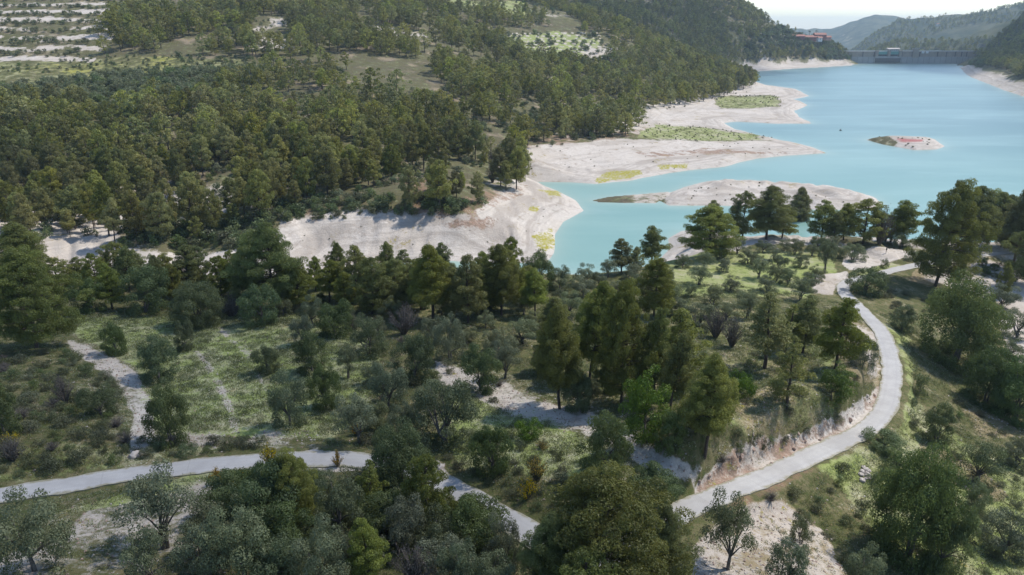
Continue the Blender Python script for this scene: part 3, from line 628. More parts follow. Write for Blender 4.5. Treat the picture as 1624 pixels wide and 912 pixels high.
def make_round(seed, Ht, Rd, npuff, ps, ncard, size, mat, base=.0, trunks=3, th=.9, flat=.8, dome=1.0, tw=.11, lobes=.25):
    """broad crowns: olive, carob, oak, bushes"""
    g = np.random.default_rng(seed); tb = MB(); pc = []; pr = []
    cz_ = Ht * (base + (1 - base) * .45); rz = Ht * (1 - base) * .55
    lb = randu(g, 5); 
    for i in range(npuff):
        u = randu(g, 1)[0]
        if u[2] < -.55: u[2] *= -.6
        k = 1 + lobes * max((lb @ u).max(), 0) - lobes * .6
        q = (.72 + .3 * g.random()) if g.random() < .8 else .4 * g.random() + .2
        c = np.array([u[0] * Rd * k * q, u[1] * Rd * k * q, cz_ + u[2] * rz * q * (1 if u[2] > 0 else .8) * dome * k])
        c[2] = max(c[2], ps * .5 * flat); pc.append(c * np.array([1 - ps * .3 / Rd] * 2 + [1])); pr.append(ps * (.7 + .6 * g.random()))
    if base < .12:
        for i in range(max(7, npuff // 4)):
            a = i * 2.4 + g.normal() * .2; q = Rd * g.uniform(.45, .85); pc.append(np.array([math.cos(a) * q, math.sin(a) * q, ps * g.uniform(.35, .9)])); pr.append(ps * g.uniform(.8, 1.2))
    pc = np.array(pc)
    for k in range(trunks):
        a = g.random() * 6.28; b0 = np.array([math.cos(a), math.sin(a), 0]) * tw * (trunks > 1)
        t1 = b0 * 2.5 + [g.normal() * .1, g.normal() * .1, th]
        tb.tube([b0 - [0, 0, .3], b0 * 1.6 + [0, 0, th * .5], t1], [tw * 1.3, tw, tw * .8], 7)
        for j in g.choice(len(pc), min(len(pc), max(3, 12 // trunks)), replace=False):
            e = pc[j]; mid = t1 + (e - t1) * .5 + [0, 0, .12 * Ht * .3]
            if e[2] > th * .8: tb.tube([t1, mid, e], [tw * .6, tw * .35, tw * .1], 5)
    V, Q, ti, cs = puffs(pc, np.array(pr), ncard, size, .55, g, flat=flat, bottom=-.6, wild=.6)
    return tb, (V, Q, ti), mat
def make_spiky(seed, Ht, Rd, stems, ncard, size, mat, tipf=0.0, bark=None):
    """broom and bare twiggy bushes"""
    g = np.random.default_rng(seed); tb = MB(); cs = []; ns = []; ti = []; tf = []
    for i in range(stems):
        a = g.random() * 6.28; q = g.random() ** .6; e = np.array([math.cos(a) * Rd * q, math.sin(a) * Rd * q, Ht * (1 - .45 * q) * (.8 + .3 * g.random())])
        tb.tube([[math.cos(a) * .05, math.sin(a) * .05, -.2], e * [.45, .45, .55], e], [.035 * Ht / 2, .02 * Ht / 2, .006], 4)
        s = .35 + .65 * g.random(ncard) ** .7; P = e * np.column_stack([s ** 1.3, s ** 1.3, s]) + g.normal(size=(ncard, 3)) * Rd * .07
        cs.append(P); ns.append(randu(g, ncard)); ti.append(np.clip(g.random() + g.normal(size=ncard) * .2, 0, 1)); tf.append((g.random(ncard) < tipf * (s > .55)) * 1.0)
    cs = np.vstack(cs); ns = np.vstack(ns); ns[:, 2] *= .3; ns = unit(ns)
    V, Q = cards(cs, ns, size * (.7 + .6 * g.random(len(cs))), .4, g)
    return tb, (V, Q, np.repeat(np.concatenate(ti), 4), np.repeat(np.concatenate(tf), 4)), mat
PROTO = {}
def proto(key, maker, bark, h, wd):
    """meshes of one kind: trunk mesh, crown mesh, nominal height and width"""
    tb, cr, mat = maker
    rr_ = np.hypot(cr[0][:, 0], cr[0][:, 1]); h = float(np.percentile(cr[0][:, 2], 99.7)); wd = 2 * float(np.percentile(rr_, 98))
    PROTO[key] = (tb.mesh(key + '_trunk', [bark], True), crown_mesh(key + '_crown', cr[0], cr[1], cr[2], mat, cr[3] if len(cr) > 3 else None), h, wd)
# near pines (fine), mid pines, far pines
for k in range(3): proto(f'pine_big{k}', make_pine(20 + k, 16, [4.4, 5.0, 4.0][k], [.2, .12, .25][k], 90, 290, .22, [1.8, 2.0, 1.6][k], flat=.8, pscale=1.08), M_BARK, 16, [9.8, 11, 9][k])
for k in range(4): proto(f'pine{k}', make_pine(40 + k, 12, [2.9, 3.3, 2.6, 3.1][k], [.2, .12, .28, .18][k], 56, 150, .26, [1.9, 2.5, 1.6, 2.2][k], airy=.05, flat=.8, pscale=1.15), M_BARK, 12, [6.4, 7.2, 5.9, 6.9][k])
for k in range(3): proto(f'pine_thin{k}', make_pine(60 + k, 9, [2.2, 2.5, 2.0][k], [.26, .2, .3][k], 46, 75, .22, [1.1, 1.3, 1.2][k], airy=.15, flat=.7, pscale=1.0), M_BARK, 9, [5, 5.4, 4.6][k])
for k in range(5): proto(f'pine_mid{k}', make_pine(80 + k, 14, [3.6, 4.0, 3.1, 3.7, 4.3][k], [.25, .18, .32, .22, .15][k], 44, 90, .4, [2.2, 2.8, 1.8, 2.4, 3.2][k], mat=M_PINEF, lod=1, flat=.8, pscale=1.2), M_BARK, 14, 8)
for k in range(4): proto(f'pine_far{k}', make_pine(90 + k, 14, [3.7, 4.1, 3.3, 4.3][k], [.25, .15, .3, .2][k], 24, 30, .85, [2.2, 2.8, 1.8, 2.5][k], mat=M_PINEF, lod=2, flat=.8, pscale=1.45), M_BARK, 14, 8)
for k in range(4): proto(f'olive{k}', make_round(120 + k, [4.4, 4.0, 4.8, 4.2][k], [2.3, 2.5, 2.2, 2.4][k], 34, .62, 250, .14, M_OLIVE, base=[.11, .05, .16, .08][k], trunks=[1, 2, 3, 2][k], th=.9, flat=.85, tw=.13), M_BARKG, 4.4, 5.2)
for k in range(4): proto(f'carob{k}', make_round(140 + k, [5.2, 5.0, 5.6, 4.6][k], [2.7, 2.9, 2.5, 2.8][k], 46, .72, 260, .17, M_DARK, base=.02, trunks=3, th=1.0, flat=.8, lobes=.4), M_BARKG, 5.4, 6.2)
for k in range(2): proto(f'dome{k}', make_round(150 + k, 9.5, 5.2, 150, 1.05, 260, .21, M_DARK, base=.0, trunks=3, th=2, flat=.85, lobes=.25, tw=.2), M_BARKG, 9.5, 10)
proto('oak_bright0', make_round(160, 7, 3.0, 52, .8, 170, .22, M_BRIGHT, base=.03, trunks=2, th=1.4, flat=.7, lobes=.5), M_BARKG, 7, 6.6)
proto('bright_bush0', make_round(163, 2.4, 1.6, 26, .45, 150, .12, M_BRIGHT, base=.0, trunks=2, th=.4, tw=.04, flat=.8, lobes=.1), M_BARKG, 2.4, 3.6)
for k in range(4): proto(f'scrub{k}', make_round(170 + k, [1.5, 1.2, 1.9, 1.4][k], [1.2, 1.4, 1.1, 1.0][k], 16, .4, 70, .13, M_SCRUB if k % 2 else M_DARK, base=0, trunks=2, th=.3, tw=.03, lobes=.4), M_BARKG, 1.6, 2.8)
for k in range(2): proto(f'bare{k}', make_spiky(180 + k, 4, 2.2, 60, 34, .16, M_DEAD), M_BARKG, 4, 4.2)
for k in range(2): proto(f'broom{k}', make_spiky(190 + k, 1.5, .8, 34, 34, .1, M_BROOM, .65), M_BARKG, 1.5, 1.7)
for k in range(2): proto(f'olive_far{k}', make_round(200 + k, 4.4, 2.4, 16, .9, 40, .45, M_OLIVE, base=.15, trunks=1, th=1.0), M_BARKG, 4.4, 5.2)
for k in range(2): proto(f'bush_far{k}', make_round(210 + k, 3, 1.9, 9, .9, 26, .5, [M_DARK, M_SCRUB][k], base=0, trunks=1, th=.4, tw=.05), M_BARKG, 3, 4)
PLACED = []
def plant(name, key, loc, h, wd=None, label='', cat='tree', group=None, rz=None):
    tm, cm, ph_, pw = PROTO[key]
    sz = h / ph_; sx = (wd / pw) if wd else sz
    o = thing(name, label, cat, tuple(float(v) for v in loc), random.random() * 6.28 if rz is None else rz, group, (sx * random.uniform(.92, 1.08), sx * random.uniform(.92, 1.08), sz))
    o.rotation_euler[0] = random.gauss(0, .035); o.rotation_euler[1] = random.gauss(0, .035)
    obj('trunk', tm, o); obj('crown', cm, o); PLACED.append((loc[0], loc[1], (wd or pw * sz) / 2))
    return o
SLOT = lambda base: hit(*base)
exec_trees = True
# ------------------------------------------------------------------ single trees, photo foot pixel, top pixel, crown width in pixels
def size_at(P, top, wpx):
    q = (CY - top) / F; zz = P[1] * (q * cp - sp) / (cp + q * sp)
    h = zz + H - P[2]; dep = P[1] * cp - (P[2] + h * .5 - H) * sp
    return max(h, .5), wpx * dep / F
NAMES = {'P': 'pine_tree', 'O': 'olive_tree', 'K': 'broadleaf_tree', 'S': 'bush', 'D': 'bare_bush', 'Y': 'broom_bush'}
CATS = {'P': 'pine tree', 'O': 'olive tree', 'K': 'tree', 'S': 'bush', 'D': 'bush', 'Y': 'bush'}
T = [
# left edge group
('P', 'pine_big1', 58, 552, 398, 135, 'big dark pine with a bare lower trunk beside the head of the pale field path'),
('P', 'pine_big0', -10, 520, 372, 110, 'tall dark pine cut by the frame edge, behind the big pine at the field path'),
('P', 'pine_big2', 45, 455, 352, 110, 'broad dark pine at the top of the left edge group, against the white bank'),
('P', 'pine1', 100, 470, 408, 60, 'smaller pine between the left edge group and the first round tree of the belt'),
('K', 'carob0', 145, 494, 436, 62, 'round dark tree first from the left along the far edge of the flowery field'),
('P', 'pine1', 190, 455, 384, 62, 'short round pine standing in front of the grey left end of the white bank'),
('P', 'pine0', 178, 490, 420, 52, 'narrow dark pine just right of the first round tree of the field edge'),
('K', 'carob1', 232, 494, 422, 84, 'wide blue-green tree second from the left along the far edge of the flowery field'),
('P', 'pine2', 300, 468, 390, 64, 'pointed pine rising behind the blue-green trees at the field edge'),
('P', 'pine3', 262, 462, 402, 54, 'low pine in the belt left of the pointed pine at the field edge'),
('K', 'dome1', 317, 515, 448, 88, 'large blue-green domed tree at the far edge of the flowery field'),
('P', 'pine1', 350, 470, 405, 55, 'pine half hidden behind the large blue-green domed tree'),
('D', 'bare0', 368, 502, 466, 44, 'lilac-grey twiggy bush between the two domed trees at the field edge'),
('P', 'pine_big0', 436, 488, 352, 112, 'tallest pine of the belt, standing against the left end of the bright white bank'),
('P', 'pine0', 396, 470, 388, 56, 'slim pine touching the left side of the tallest belt pine'),
('K', 'carob3', 415, 514, 452, 66, 'dark domed tree at the foot of the tallest belt pine'),
('P', 'pine3', 478, 490, 408, 60, 'pine leaning on the right side of the tallest belt pine'),
('P', 'pine2', 522, 480, 412, 50, 'narrow pine first right of the gap below the bright white bank'),
('P', 'pine0', 563, 478, 392, 58, 'pointed pine with a doubled top below the middle of the white bank'),
('P', 'pine1', 590, 498, 408, 76, 'full pine in front of the pine with the doubled top'),
('P', 'pine2', 617, 470, 384, 44, 'thin pine with a spire top, first of three spires under the white bank'),
('P', 'pine0', 640, 465, 396, 44, 'thin pine, second of three spires under the white bank'),
('P', 'pine3', 655, 480, 412, 60, 'round topped pine just right of the three spires'),
('P', 'pine_big2', 686, 505, 386, 86, 'tall pine standing before the green sliver of river'),
('P', 'pine3', 742, 512, 402, 66, 'pine with a straight bare trunk showing under its crown, in the middle of the belt'),
('P', 'pine_big0', 795, 500, 388, 82, 'dense dark pine in the belt below the tip of the white peninsula'),
('P', 'pine2', 765, 470, 398, 46, 'small pine wedged between the straight trunked pine and the dense dark pine'),
('P', 'pine1', 810, 450, 376, 48, 'pine whose top overlaps the shore of the white peninsula'),
('K', 'carob1', 852, 462, 398, 58, 'round dark tree right above the near shore of the small bay'),
('P', 'pine1', 838, 480, 420, 50, 'low pine in front of the round dark tree above the bay shore'),
('O', 'olive1', 890, 460, 418, 50, 'grey olive at the brink right below the bay water'),
('O', 'olive0', 929, 452, 418, 38, 'small olive on the brink with bay water just behind it'),
('P', 'pine0', 986, 432, 378, 44, 'small pine at the near edge of the bay, left one of the pair'),
('P', 'pine2', 1034, 425, 358, 46, 'taller pine at the near edge of the bay, right one of the pair'),
('P', 'pine1', 1010, 432, 392, 26, 'sapling pine between the pair at the bay edge'),
('P', 'pine_big1', 1037, 502, 408, 74, 'rounded dark pine alone in front of the bay and its olives'),
# field trees
('S', 'carob3', 185, 562, 512, 42, 'dark bush with reddish top standing alone in the field near the pale path'),
('K', 'carob2', 252, 602, 532, 60, 'dark tree in the field right of the reddish topped bush'),
('S', 'carob0', 293, 556, 506, 36, 'slim dark bush below the large domed tree in the field'),
('K', 'carob1', 272, 702, 610, 74, 'leafy green tree on the lower end of the pale field path'),
('S', 'carob3', 425, 590, 548, 44, 'low dark bush alone in the middle of the flowery field'),
('K', 'carob2', 495, 588, 524, 58, 'dark tree in the field right of the low dark bush'),
('O', 'olive3', 482, 545, 500, 36, 'small olive behind the dark tree at the right side of the field'),
('K', 'carob0', 532, 532, 474, 66, 'dark round tree at the upper right corner of the flowery field'),
('O', 'olive0', 496, 515, 470, 44, 'olive left of the round tree at the upper right field corner'),
('O', 'olive1', 585, 562, 496, 68, 'pale rounded olive right of the flowery field'),
('O', 'olive0', 460, 675, 588, 68, 'olive with a forked bare trunk at the lower edge of the flowery field'),
('K', 'carob3', 517, 648, 580, 58, 'dark green tree right of the olive with the forked trunk'),
('O', 'olive2', 552, 600, 546, 40, 'small olive above the dark green tree at the field edge'),
('O', 'olive2', 568, 702, 624, 70, 'olive downhill of the dark green tree, above the bright white pull-off'),
('O', 'olive3', 617, 648, 574, 62, 'olive with a dense crown between field and terrace, left of the pale strip'),
('K', 'carob1', 656, 602, 530, 68, 'dark rounded tree at the upper end of the pale strip'),
('D', 'bare1', 640, 530, 480, 54, 'purplish grey shrub at the foot of the belt pines'),
('O', 'olive1', 714, 572, 492, 56, 'yellow-green topped olive in the middle ground left of the pale strip'),
('O', 'olive0', 688, 545, 500, 44, 'small grey olive left of the yellow-green topped olive'),
('K', 'carob0', 762, 620, 548, 64, 'bright leafed round tree standing in the pale strip'),
('O', 'olive2', 800, 600, 540, 50, 'greyish olive right of the bright leafed round tree'),
('O', 'olive3', 704, 702, 606, 108, 'widest olive of the middle ground, on the white flowery terrace'),
('O', 'olive1', 640, 700, 634, 60, 'olive left of the widest middle ground olive'),
('K', 'carob3', 780, 750, 672, 70, 'blue-green ball shaped tree on the lower terrace above the road bend'),
('K', 'dome0', 632, 792, 676, 104, 'large dark tree hanging over the right end of the white pull-off'),
('S', 'bright_bush0', 838, 694, 666, 48, 'low green bush on the pale terrace right of the ball shaped tree'),
('K', 'carob1', 955, 752, 654, 86, 'dark leafy tree on the white terrace above the big foreground pine'),
('S', 'carob0', 1035, 790, 744, 90, 'dark thicket bush at the corner of the pale strip above the road'),
# centre pines
('P', 'pine_big2', 888, 648, 486, 100, 'tall dark pine at the left end of the centre grove'),
('P', 'pine_big0', 935, 600, 448, 96, 'dark pine standing behind the left end of the centre grove'),
('P', 'pine_big1', 985, 640, 446, 108, 'densest tall pine in the middle of the centre grove'),
('P', 'pine0', 1036, 640, 484, 66, 'open crowned pine with a visible thin trunk in the centre grove'),
('P', 'pine_thin0', 1076, 622, 490, 84, 'airy pine with leaning trunk at the right side of the centre grove'),
('P', 'pine2', 1062, 655, 520, 60, 'slender pine with dark trunk foot in the centre grove'),
('K', 'oak_bright0', 1022, 692, 580, 92, 'fresh green leafy tree in front of the centre grove'),
('P', 'pine_big2', 1118, 722, 566, 104, 'grey-green pine closing the centre grove toward the road cut'),
('P', 'pine3', 880, 530, 470, 56, 'pine on the upper edge of the centre grove'),
('S', 'carob3', 915, 652, 590, 54, 'bushy dark tree at the foot of the tall left pine of the grove'),
('P', 'pine3', 868, 590, 520, 54, 'small pine left behind the centre grove'),
('S', 'carob1', 1060, 715, 650, 60, 'dark undergrowth tree between fresh green tree and grey-green pine'),
# sunlit slope
('S', 'bright_bush0', 1170, 634, 590, 46, 'round bright green bush alone on the sunlit slope'),
('P', 'pine_thin0', 1212, 584, 462, 82, 'airy pine with long bare trunk on the sunlit slope'),
('P', 'pine_thin1', 1247, 648, 536, 78, 'young pale pine with thin trunk nearest the road on the sunlit slope'),
('P', 'pine3', 1272, 560, 470, 70, 'leafy pine at the left of the pair beside the road bend'),
('P', 'pine0', 1325, 585, 470, 84, 'leafy pine at the right of the pair, nearest the road bend'),
('K', 'oak_bright0', 1320, 632, 574, 62, 'dense green tree under the pines beside the road bend'),
('O', 'olive1', 1366, 582, 530, 50, 'grey olive on the pale bank at the inner side of the road bend'),
('P', 'pine_thin2', 1245, 560, 480, 50, 'half hidden thin pine between the long trunked pine and the leafy pair'),
('D', 'bare0', 1135, 535, 486, 48, 'bare purplish tree on the slope above the bright round bush'),
('D', 'bare1', 1160, 550, 500, 40, 'grey bare tree right beside the bare purplish tree'),
('O', 'olive2', 1185, 505, 462, 42, 'olive behind the two bare trees on the slope'),
# right of the road
('K', 'dome0', 1515, 572, 438, 122, 'huge domed dark green tree outside the road bend'),
('K', 'carob2', 1430, 524, 482, 42, 'small dark round tree between road and huge domed tree'),
('K', 'dome1', 1562, 640, 552, 86, 'dark tree downhill of the huge domed tree, left one of two'),
('K', 'dome0', 1612, 665, 572, 90, 'dark tree at the frame edge downhill of the huge domed tree'),
('S', 'scrub2', 1457, 626, 592, 32, 'little grey-green bush just outside the road bend'),
('S', 'carob2', 1484, 700, 638, 44, 'upright grey-green bush on the grass below the road bend'),
('P', 'pine_big1', 1483, 454, 286, 118, 'largest pine of the plateau, over the end of the white lot'),
('P', 'pine_big0', 1530, 398, 290, 66, 'tall pine second from the large plateau pine, against the lake'),
('P', 'pine_big2', 1604, 425, 300, 70, 'tall shaded pine right of the sandy path'),
('P', 'pine_big1', 1640, 455, 330, 84, 'dark pine at the frame edge beside the sandy path'),
('P', 'pine1', 1612, 400, 320, 60, 'pine behind the shaded pines at the frame edge'),
('P', 'pine_big1', 1565, 390, 296, 62, 'pine behind the start of the sandy path, third from the largest plateau pine'),
('P', 'pine_big0', 1588, 392, 304, 50, 'narrow pine behind the start of the sandy path, fourth from the largest plateau pine'),
('P', 'pine2', 1432, 388, 312, 46, 'pine between white lot and lake, left of the largest plateau pine'),
('P', 'pine0', 1412, 384, 326, 34, 'slim pine by the lake behind the two young lot trees'),
('P', 'pine1', 1368, 386, 310, 56, 'round pine on the brink above the lake at the white lot'),
('D', 'bare0', 1394, 387, 326, 34, 'grey leafless tree beside the round pine at the white lot'),
('P', 'pine2', 1338, 380, 316, 30, 'thin dark pine on the brink left of the round pine'),
('P', 'pine3', 1303, 380, 312, 46, 'yellow-green pine on the plateau brink'),
('P', 'pine_big2', 1263, 372, 292, 42, 'dark upright pine on the brink against the low grey peninsula'),
('P', 'pine_big0', 1215, 380, 290, 62, 'broad pine at the left part of the plateau brink'),
('P', 'pine1', 1178, 380, 298, 44, 'pine left of the broad brink pine'),
('P', 'pine_big1', 1122, 408, 322, 78, 'wide layered pine at the corner where the plateau meets the bay'),
('P', 'pine0', 1133, 380, 312, 28, 'pointed pine top just behind the wide layered corner pine'),
('P', 'pine3', 1240, 378, 318, 34, 'low pine filling the gap left of the dark upright pine'),
('P', 'pine0', 1320, 384, 330, 26, 'small thin pine right of the yellow-green brink pine'),
('K', 'carob3', 1372, 464, 424, 66, 'dark bush-like tree where the track forks to the white lot'),
('O', 'olive0', 1403, 388, 360, 28, 'young tree standing in the middle of the white lot'),
('O', 'olive1', 1430, 392, 364, 28, 'young yellowish tree on the lakeward edge of the white lot'),
('S', 'olive1', 1352, 412, 384, 44, 'yellow-green bush on the near edge of the white lot'),
('O', 'olive2', 1308, 434, 378, 36, 'tall olive with a dark trunk beside the white track'),
('S', 'scrub2', 1446, 412, 396, 34, 'dark low bush between the lot and the upper road'),
('S', 'scrub0', 1402, 424, 408, 16, 'tiny dark bush on the green wedge between lot and road'),
# foreground
('O', 'olive0', 55, 905, 785, 138, 'large olive in the bottom left corner below the road'),
('O', 'olive2', 262, 868, 748, 118, 'open olive on the pale slope with its branches over the road'),
('O', 'olive3', 240, 930, 850, 90, 'olive cut by the bottom edge below the open olive'),
('K', 'carob0', 420, 850, 742, 120, 'dark rounded tree left in the thicket under the white pull-off'),
('P', 'pine_big1', 468, 835, 716, 96, 'olive-green pine rising in front of the white pull-off'),
('O', 'olive1', 540, 850, 752, 96, 'grey olive right of the pine before the pull-off'),
('P', 'pine_thin1', 590, 820, 728, 60, 'young pine touching the road edge at the end of the pull-off'),
('O', 'olive2', 385, 920, 810, 110, 'grey olive at the left foot of the foreground thicket'),
('O', 'olive0', 510, 940, 832, 100, 'pale green olive at the bottom edge in the thicket'),
('P', 'pine3', 590, 925, 822, 72, 'yellowish young pine at the bottom edge of the thicket'),
('P', 'pine1', 680, 850, 722, 92, 'pointed pine right of the large dark tree, in front of the road'),
('O', 'olive3', 635, 880, 788, 84, 'grey olive between the yellowish and the pointed pine'),
('D', 'bare1', 660, 930, 860, 90, 'greyish twiggy bush at the bottom edge of the thicket'),
('K', 'carob2', 745, 880, 790, 96, 'dark green tree below the stretch of road behind the thicket'),
('O', 'olive1', 735, 950, 856, 92, 'olive at the bottom edge left of the huge foreground pine'),
('O', 'olive0', 800, 905, 815, 70, 'grey-green olive leaning against the huge foreground pine'),
('P', 'pine_big1', 955, 960, 742, 236, 'huge rounded pine in the bottom middle hiding the road bend'),
('P', 'pine_big0', 1040, 960, 808, 110, 'dark pine filling the right flank of the huge foreground pine'),
('P', 'pine_big2', 868, 960, 812, 110, 'pine filling the left flank of the huge foreground pine'),
('P', 'pine1', 925, 1010, 872, 130, 'light green pine top at the very bottom middle'),
('O', 'olive2', 1152, 902, 786, 86, 'tall olive right below the road in the lower right'),
('O', 'olive3', 1243, 945, 858, 76, 'olive cut by the bottom edge on the tan slope'),
('O', 'olive1', 1270, 862, 810, 42, 'stunted olive with a black forked trunk on the tan slope'),
('O', 'olive0', 1362, 940, 866, 74, 'olive cut by the bottom edge beside the large dark thicket'),
('K', 'dome1', 1440, 880, 712, 140, 'large dark shrubby tree in the lower right grass'),
('K', 'carob0', 1490, 905, 790, 80, 'lower dark part-tree leaning right of the large shrubby tree'),
('O', 'olive2', 1552, 762, 700, 66, 'olive on the lower right terrace, upper one of two'),
('O', 'olive1', 1543, 812, 758, 42, 'narrow olive on the lower right terrace, lower one of two'),
('O', 'olive0', 1590, 878, 806, 88, 'wide olive in the bottom right corner'),
('O', 'olive3', 1612, 738, 698, 52, 'olive with dark trunk at the frame edge on the terrace'),
('S', 'carob3', 1400, 712, 686, 70, 'dark bush below the road curve beside a pile of pale stones'),
('S', 'scrub2', 1425, 745, 712, 60, 'grey-green bush right of the pile of pale stones'),
# olives right side
('O', 'olive0', 1588, 490, 452, 50, 'pale olive by the sandy path, upper one'),
('O', 'olive3', 1612, 535, 492, 52, 'pale olive on sandy ground at the frame edge, middle one'),
('O', 'olive1', 1603, 562, 536, 44, 'pale olive on sandy ground, lowest of three'),
('P', 'pine1', 1590, 470, 416, 24, 'small light pine beside the sandy path'),
('D', 'bare1', 105, 640, 590, 36, 'grey bush on the shaded slope left of the pale path'),
('S', 'carob0', 160, 660, 612, 56, 'dark green bush left of the pale field path'),
('S', 'carob2', 8, 690, 600, 60, 'dark bush at the frame edge on the shaded slope'),
('D', 'bare0', 20, 730, 690, 46, 'brownish bush above the road at the frame edge'),
('Y', 'broom0', 388, 782, 744, 36, 'flowering yellow broom between the road and the dark thicket'),
('Y', 'broom1', 345, 768, 740, 26, 'flowering yellow broom at the lower verge of the road'),
('Y', 'broom0', 430, 742, 700, 30, 'yellow broom against the left end of the white pull-off'),
('Y', 'broom1', 536, 740, 712, 18, 'thin yellow broom in front of the white pull-off'),
('Y', 'broom0', 852, 762, 722, 40, 'yellow broom on the terrace above the huge foreground pine'),
('Y', 'broom1', 836, 790, 756, 36, 'lower yellow broom beside the huge foreground pine'),
('Y', 'broom1', 565, 690, 668, 20, 'yellow broom under the olive above the pull-off'),
('Y', 'broom0', 14, 706, 684, 34, 'yellow broom on the shaded slope at the frame edge'),
('Y', 'broom1', 860, 712, 698, 24, 'small orange-yellow broom on the flowery terrace'),
('Y', 'broom0', 792, 540, 522, 18, 'orange-yellow broom among the belt trees'),
]
seen = {}
for k, pr_, bx, by, ty, wpx, lab in T:
    if by > 912 or True: P = hit(bx, by, 20)
    if P is None: print('MISS', lab); continue
    if bx > 1100 and by < 412 and k == 'P': wpx *= 1.3; ty += 6
    h, wd = size_at(P, ty, wpx)
    if by > 960: pass
    plant(NAMES[k], pr_, P - [0, 0, .1], h, wd, lab, CATS[k])
# olive grove of the plateau
GROVE = [(1055, 448), (1085, 424), (1110, 452), (1148, 432), (1158, 462), (1186, 418), (1204, 442), (1218, 462), (1236, 428), (1252, 452), (1172, 402), (1210, 400), (1242, 398), (1268, 424), (1286, 406), (1130, 484), (1180, 486), (1078, 500), (1268, 476),
         (1104, 522), (1138, 410), (1290, 444), (1226, 412), (1262, 404), (1296, 396), (1318, 396), (1150, 508), (1064, 474), (1095, 470), (1200, 424), (1120, 426), (1232, 446), (1284, 462), (1322, 408)]
for i, (bx, by) in enumerate(GROVE):
    P = hit(bx + random.uniform(-3, 3), by, 60); h = random.uniform(3.0, 4.6)
    plant('olive_tree', f'olive{i % 4}', P - [0, 0, .05], h, h * random.uniform(1.0, 1.3), 'silvery olive in the planted grove on the green plateau beside the white track', 'olive tree', 'olives of the plateau grove')
MID = [(890, 480), (925, 470), (950, 455), (980, 470), (1010, 462), (905, 500), (1000, 445), (965, 440), (560, 520), (600, 530), (850, 520), (830, 545), (790, 560), (740, 545), (700, 640), (680, 660), (600, 680), (590, 610), (1065, 560), (830, 500), (1090, 590), (770, 520), (880, 560),
       (130, 450), (340, 492), (380, 492), (450, 500), (480, 478), (620, 505), (700, 500)]
for i, (bx, by) in enumerate(MID):
    P = hit(bx, by, 50); h = random.uniform(2.8, 4.4)
    plant('olive_tree', f'olive{(i * 3 + 1) % 4}', P - [0, 0, .05], h, h * random.uniform(1.0, 1.3), 'grey-green olive half hidden among the pines and trees of the middle ground', 'olive tree', 'half hidden olives of the middle ground')

BELT = [(128, 462), (160, 470), (205, 462), (222, 455), (248, 470), (280, 480), (325, 462), (372, 462), (388, 488), (452, 470), (465, 462), (500, 462), (540, 470), (548, 492), (580, 470), (605, 478), (632, 488), (668, 492), (712, 478), (720, 505), (758, 500), (778, 492), (826, 492), (848, 505), (535, 455), (705, 455)]
for i, (bx, by) in enumerate(BELT):
    P = hit(bx, by, 60); h = random.uniform(6.5, 9.5)
    plant('pine_tree', ['pine0', 'pine1', 'pine3', 'pine2', 'pine_big1'][i % 5], P - [0, 0, .1], h, h * random.uniform(.5, .68), 'lesser pine filling the dark belt of trees before the ravine', 'pine tree', 'lesser pines of the belt')
THK = [(360, 830), (395, 860), (450, 880), (350, 880), (470, 905), (560, 905), (610, 850), (650, 840), (700, 885), (560, 800), (620, 800), (705, 930), (400, 800), (330, 912), (760, 850), (780, 940), (435, 925)]
for i, (bx, by) in enumerate(THK):
    P = hit(bx, by, 30); h = random.uniform(3.2, 5.0)
    plant('olive_tree' if i % 2 else 'broadleaf_tree', f'olive{i % 4}' if i % 2 else f'carob{i % 4}', P - [0, 0, .1], h, h * random.uniform(1.0, 1.3), 'grey-green olive packed into the foreground thicket' if i % 2 else 'dark leafy tree packed into the foreground thicket', 'olive tree' if i % 2 else 'tree', 'packed olives of the foreground thicket' if i % 2 else 'packed dark trees of the foreground thicket')
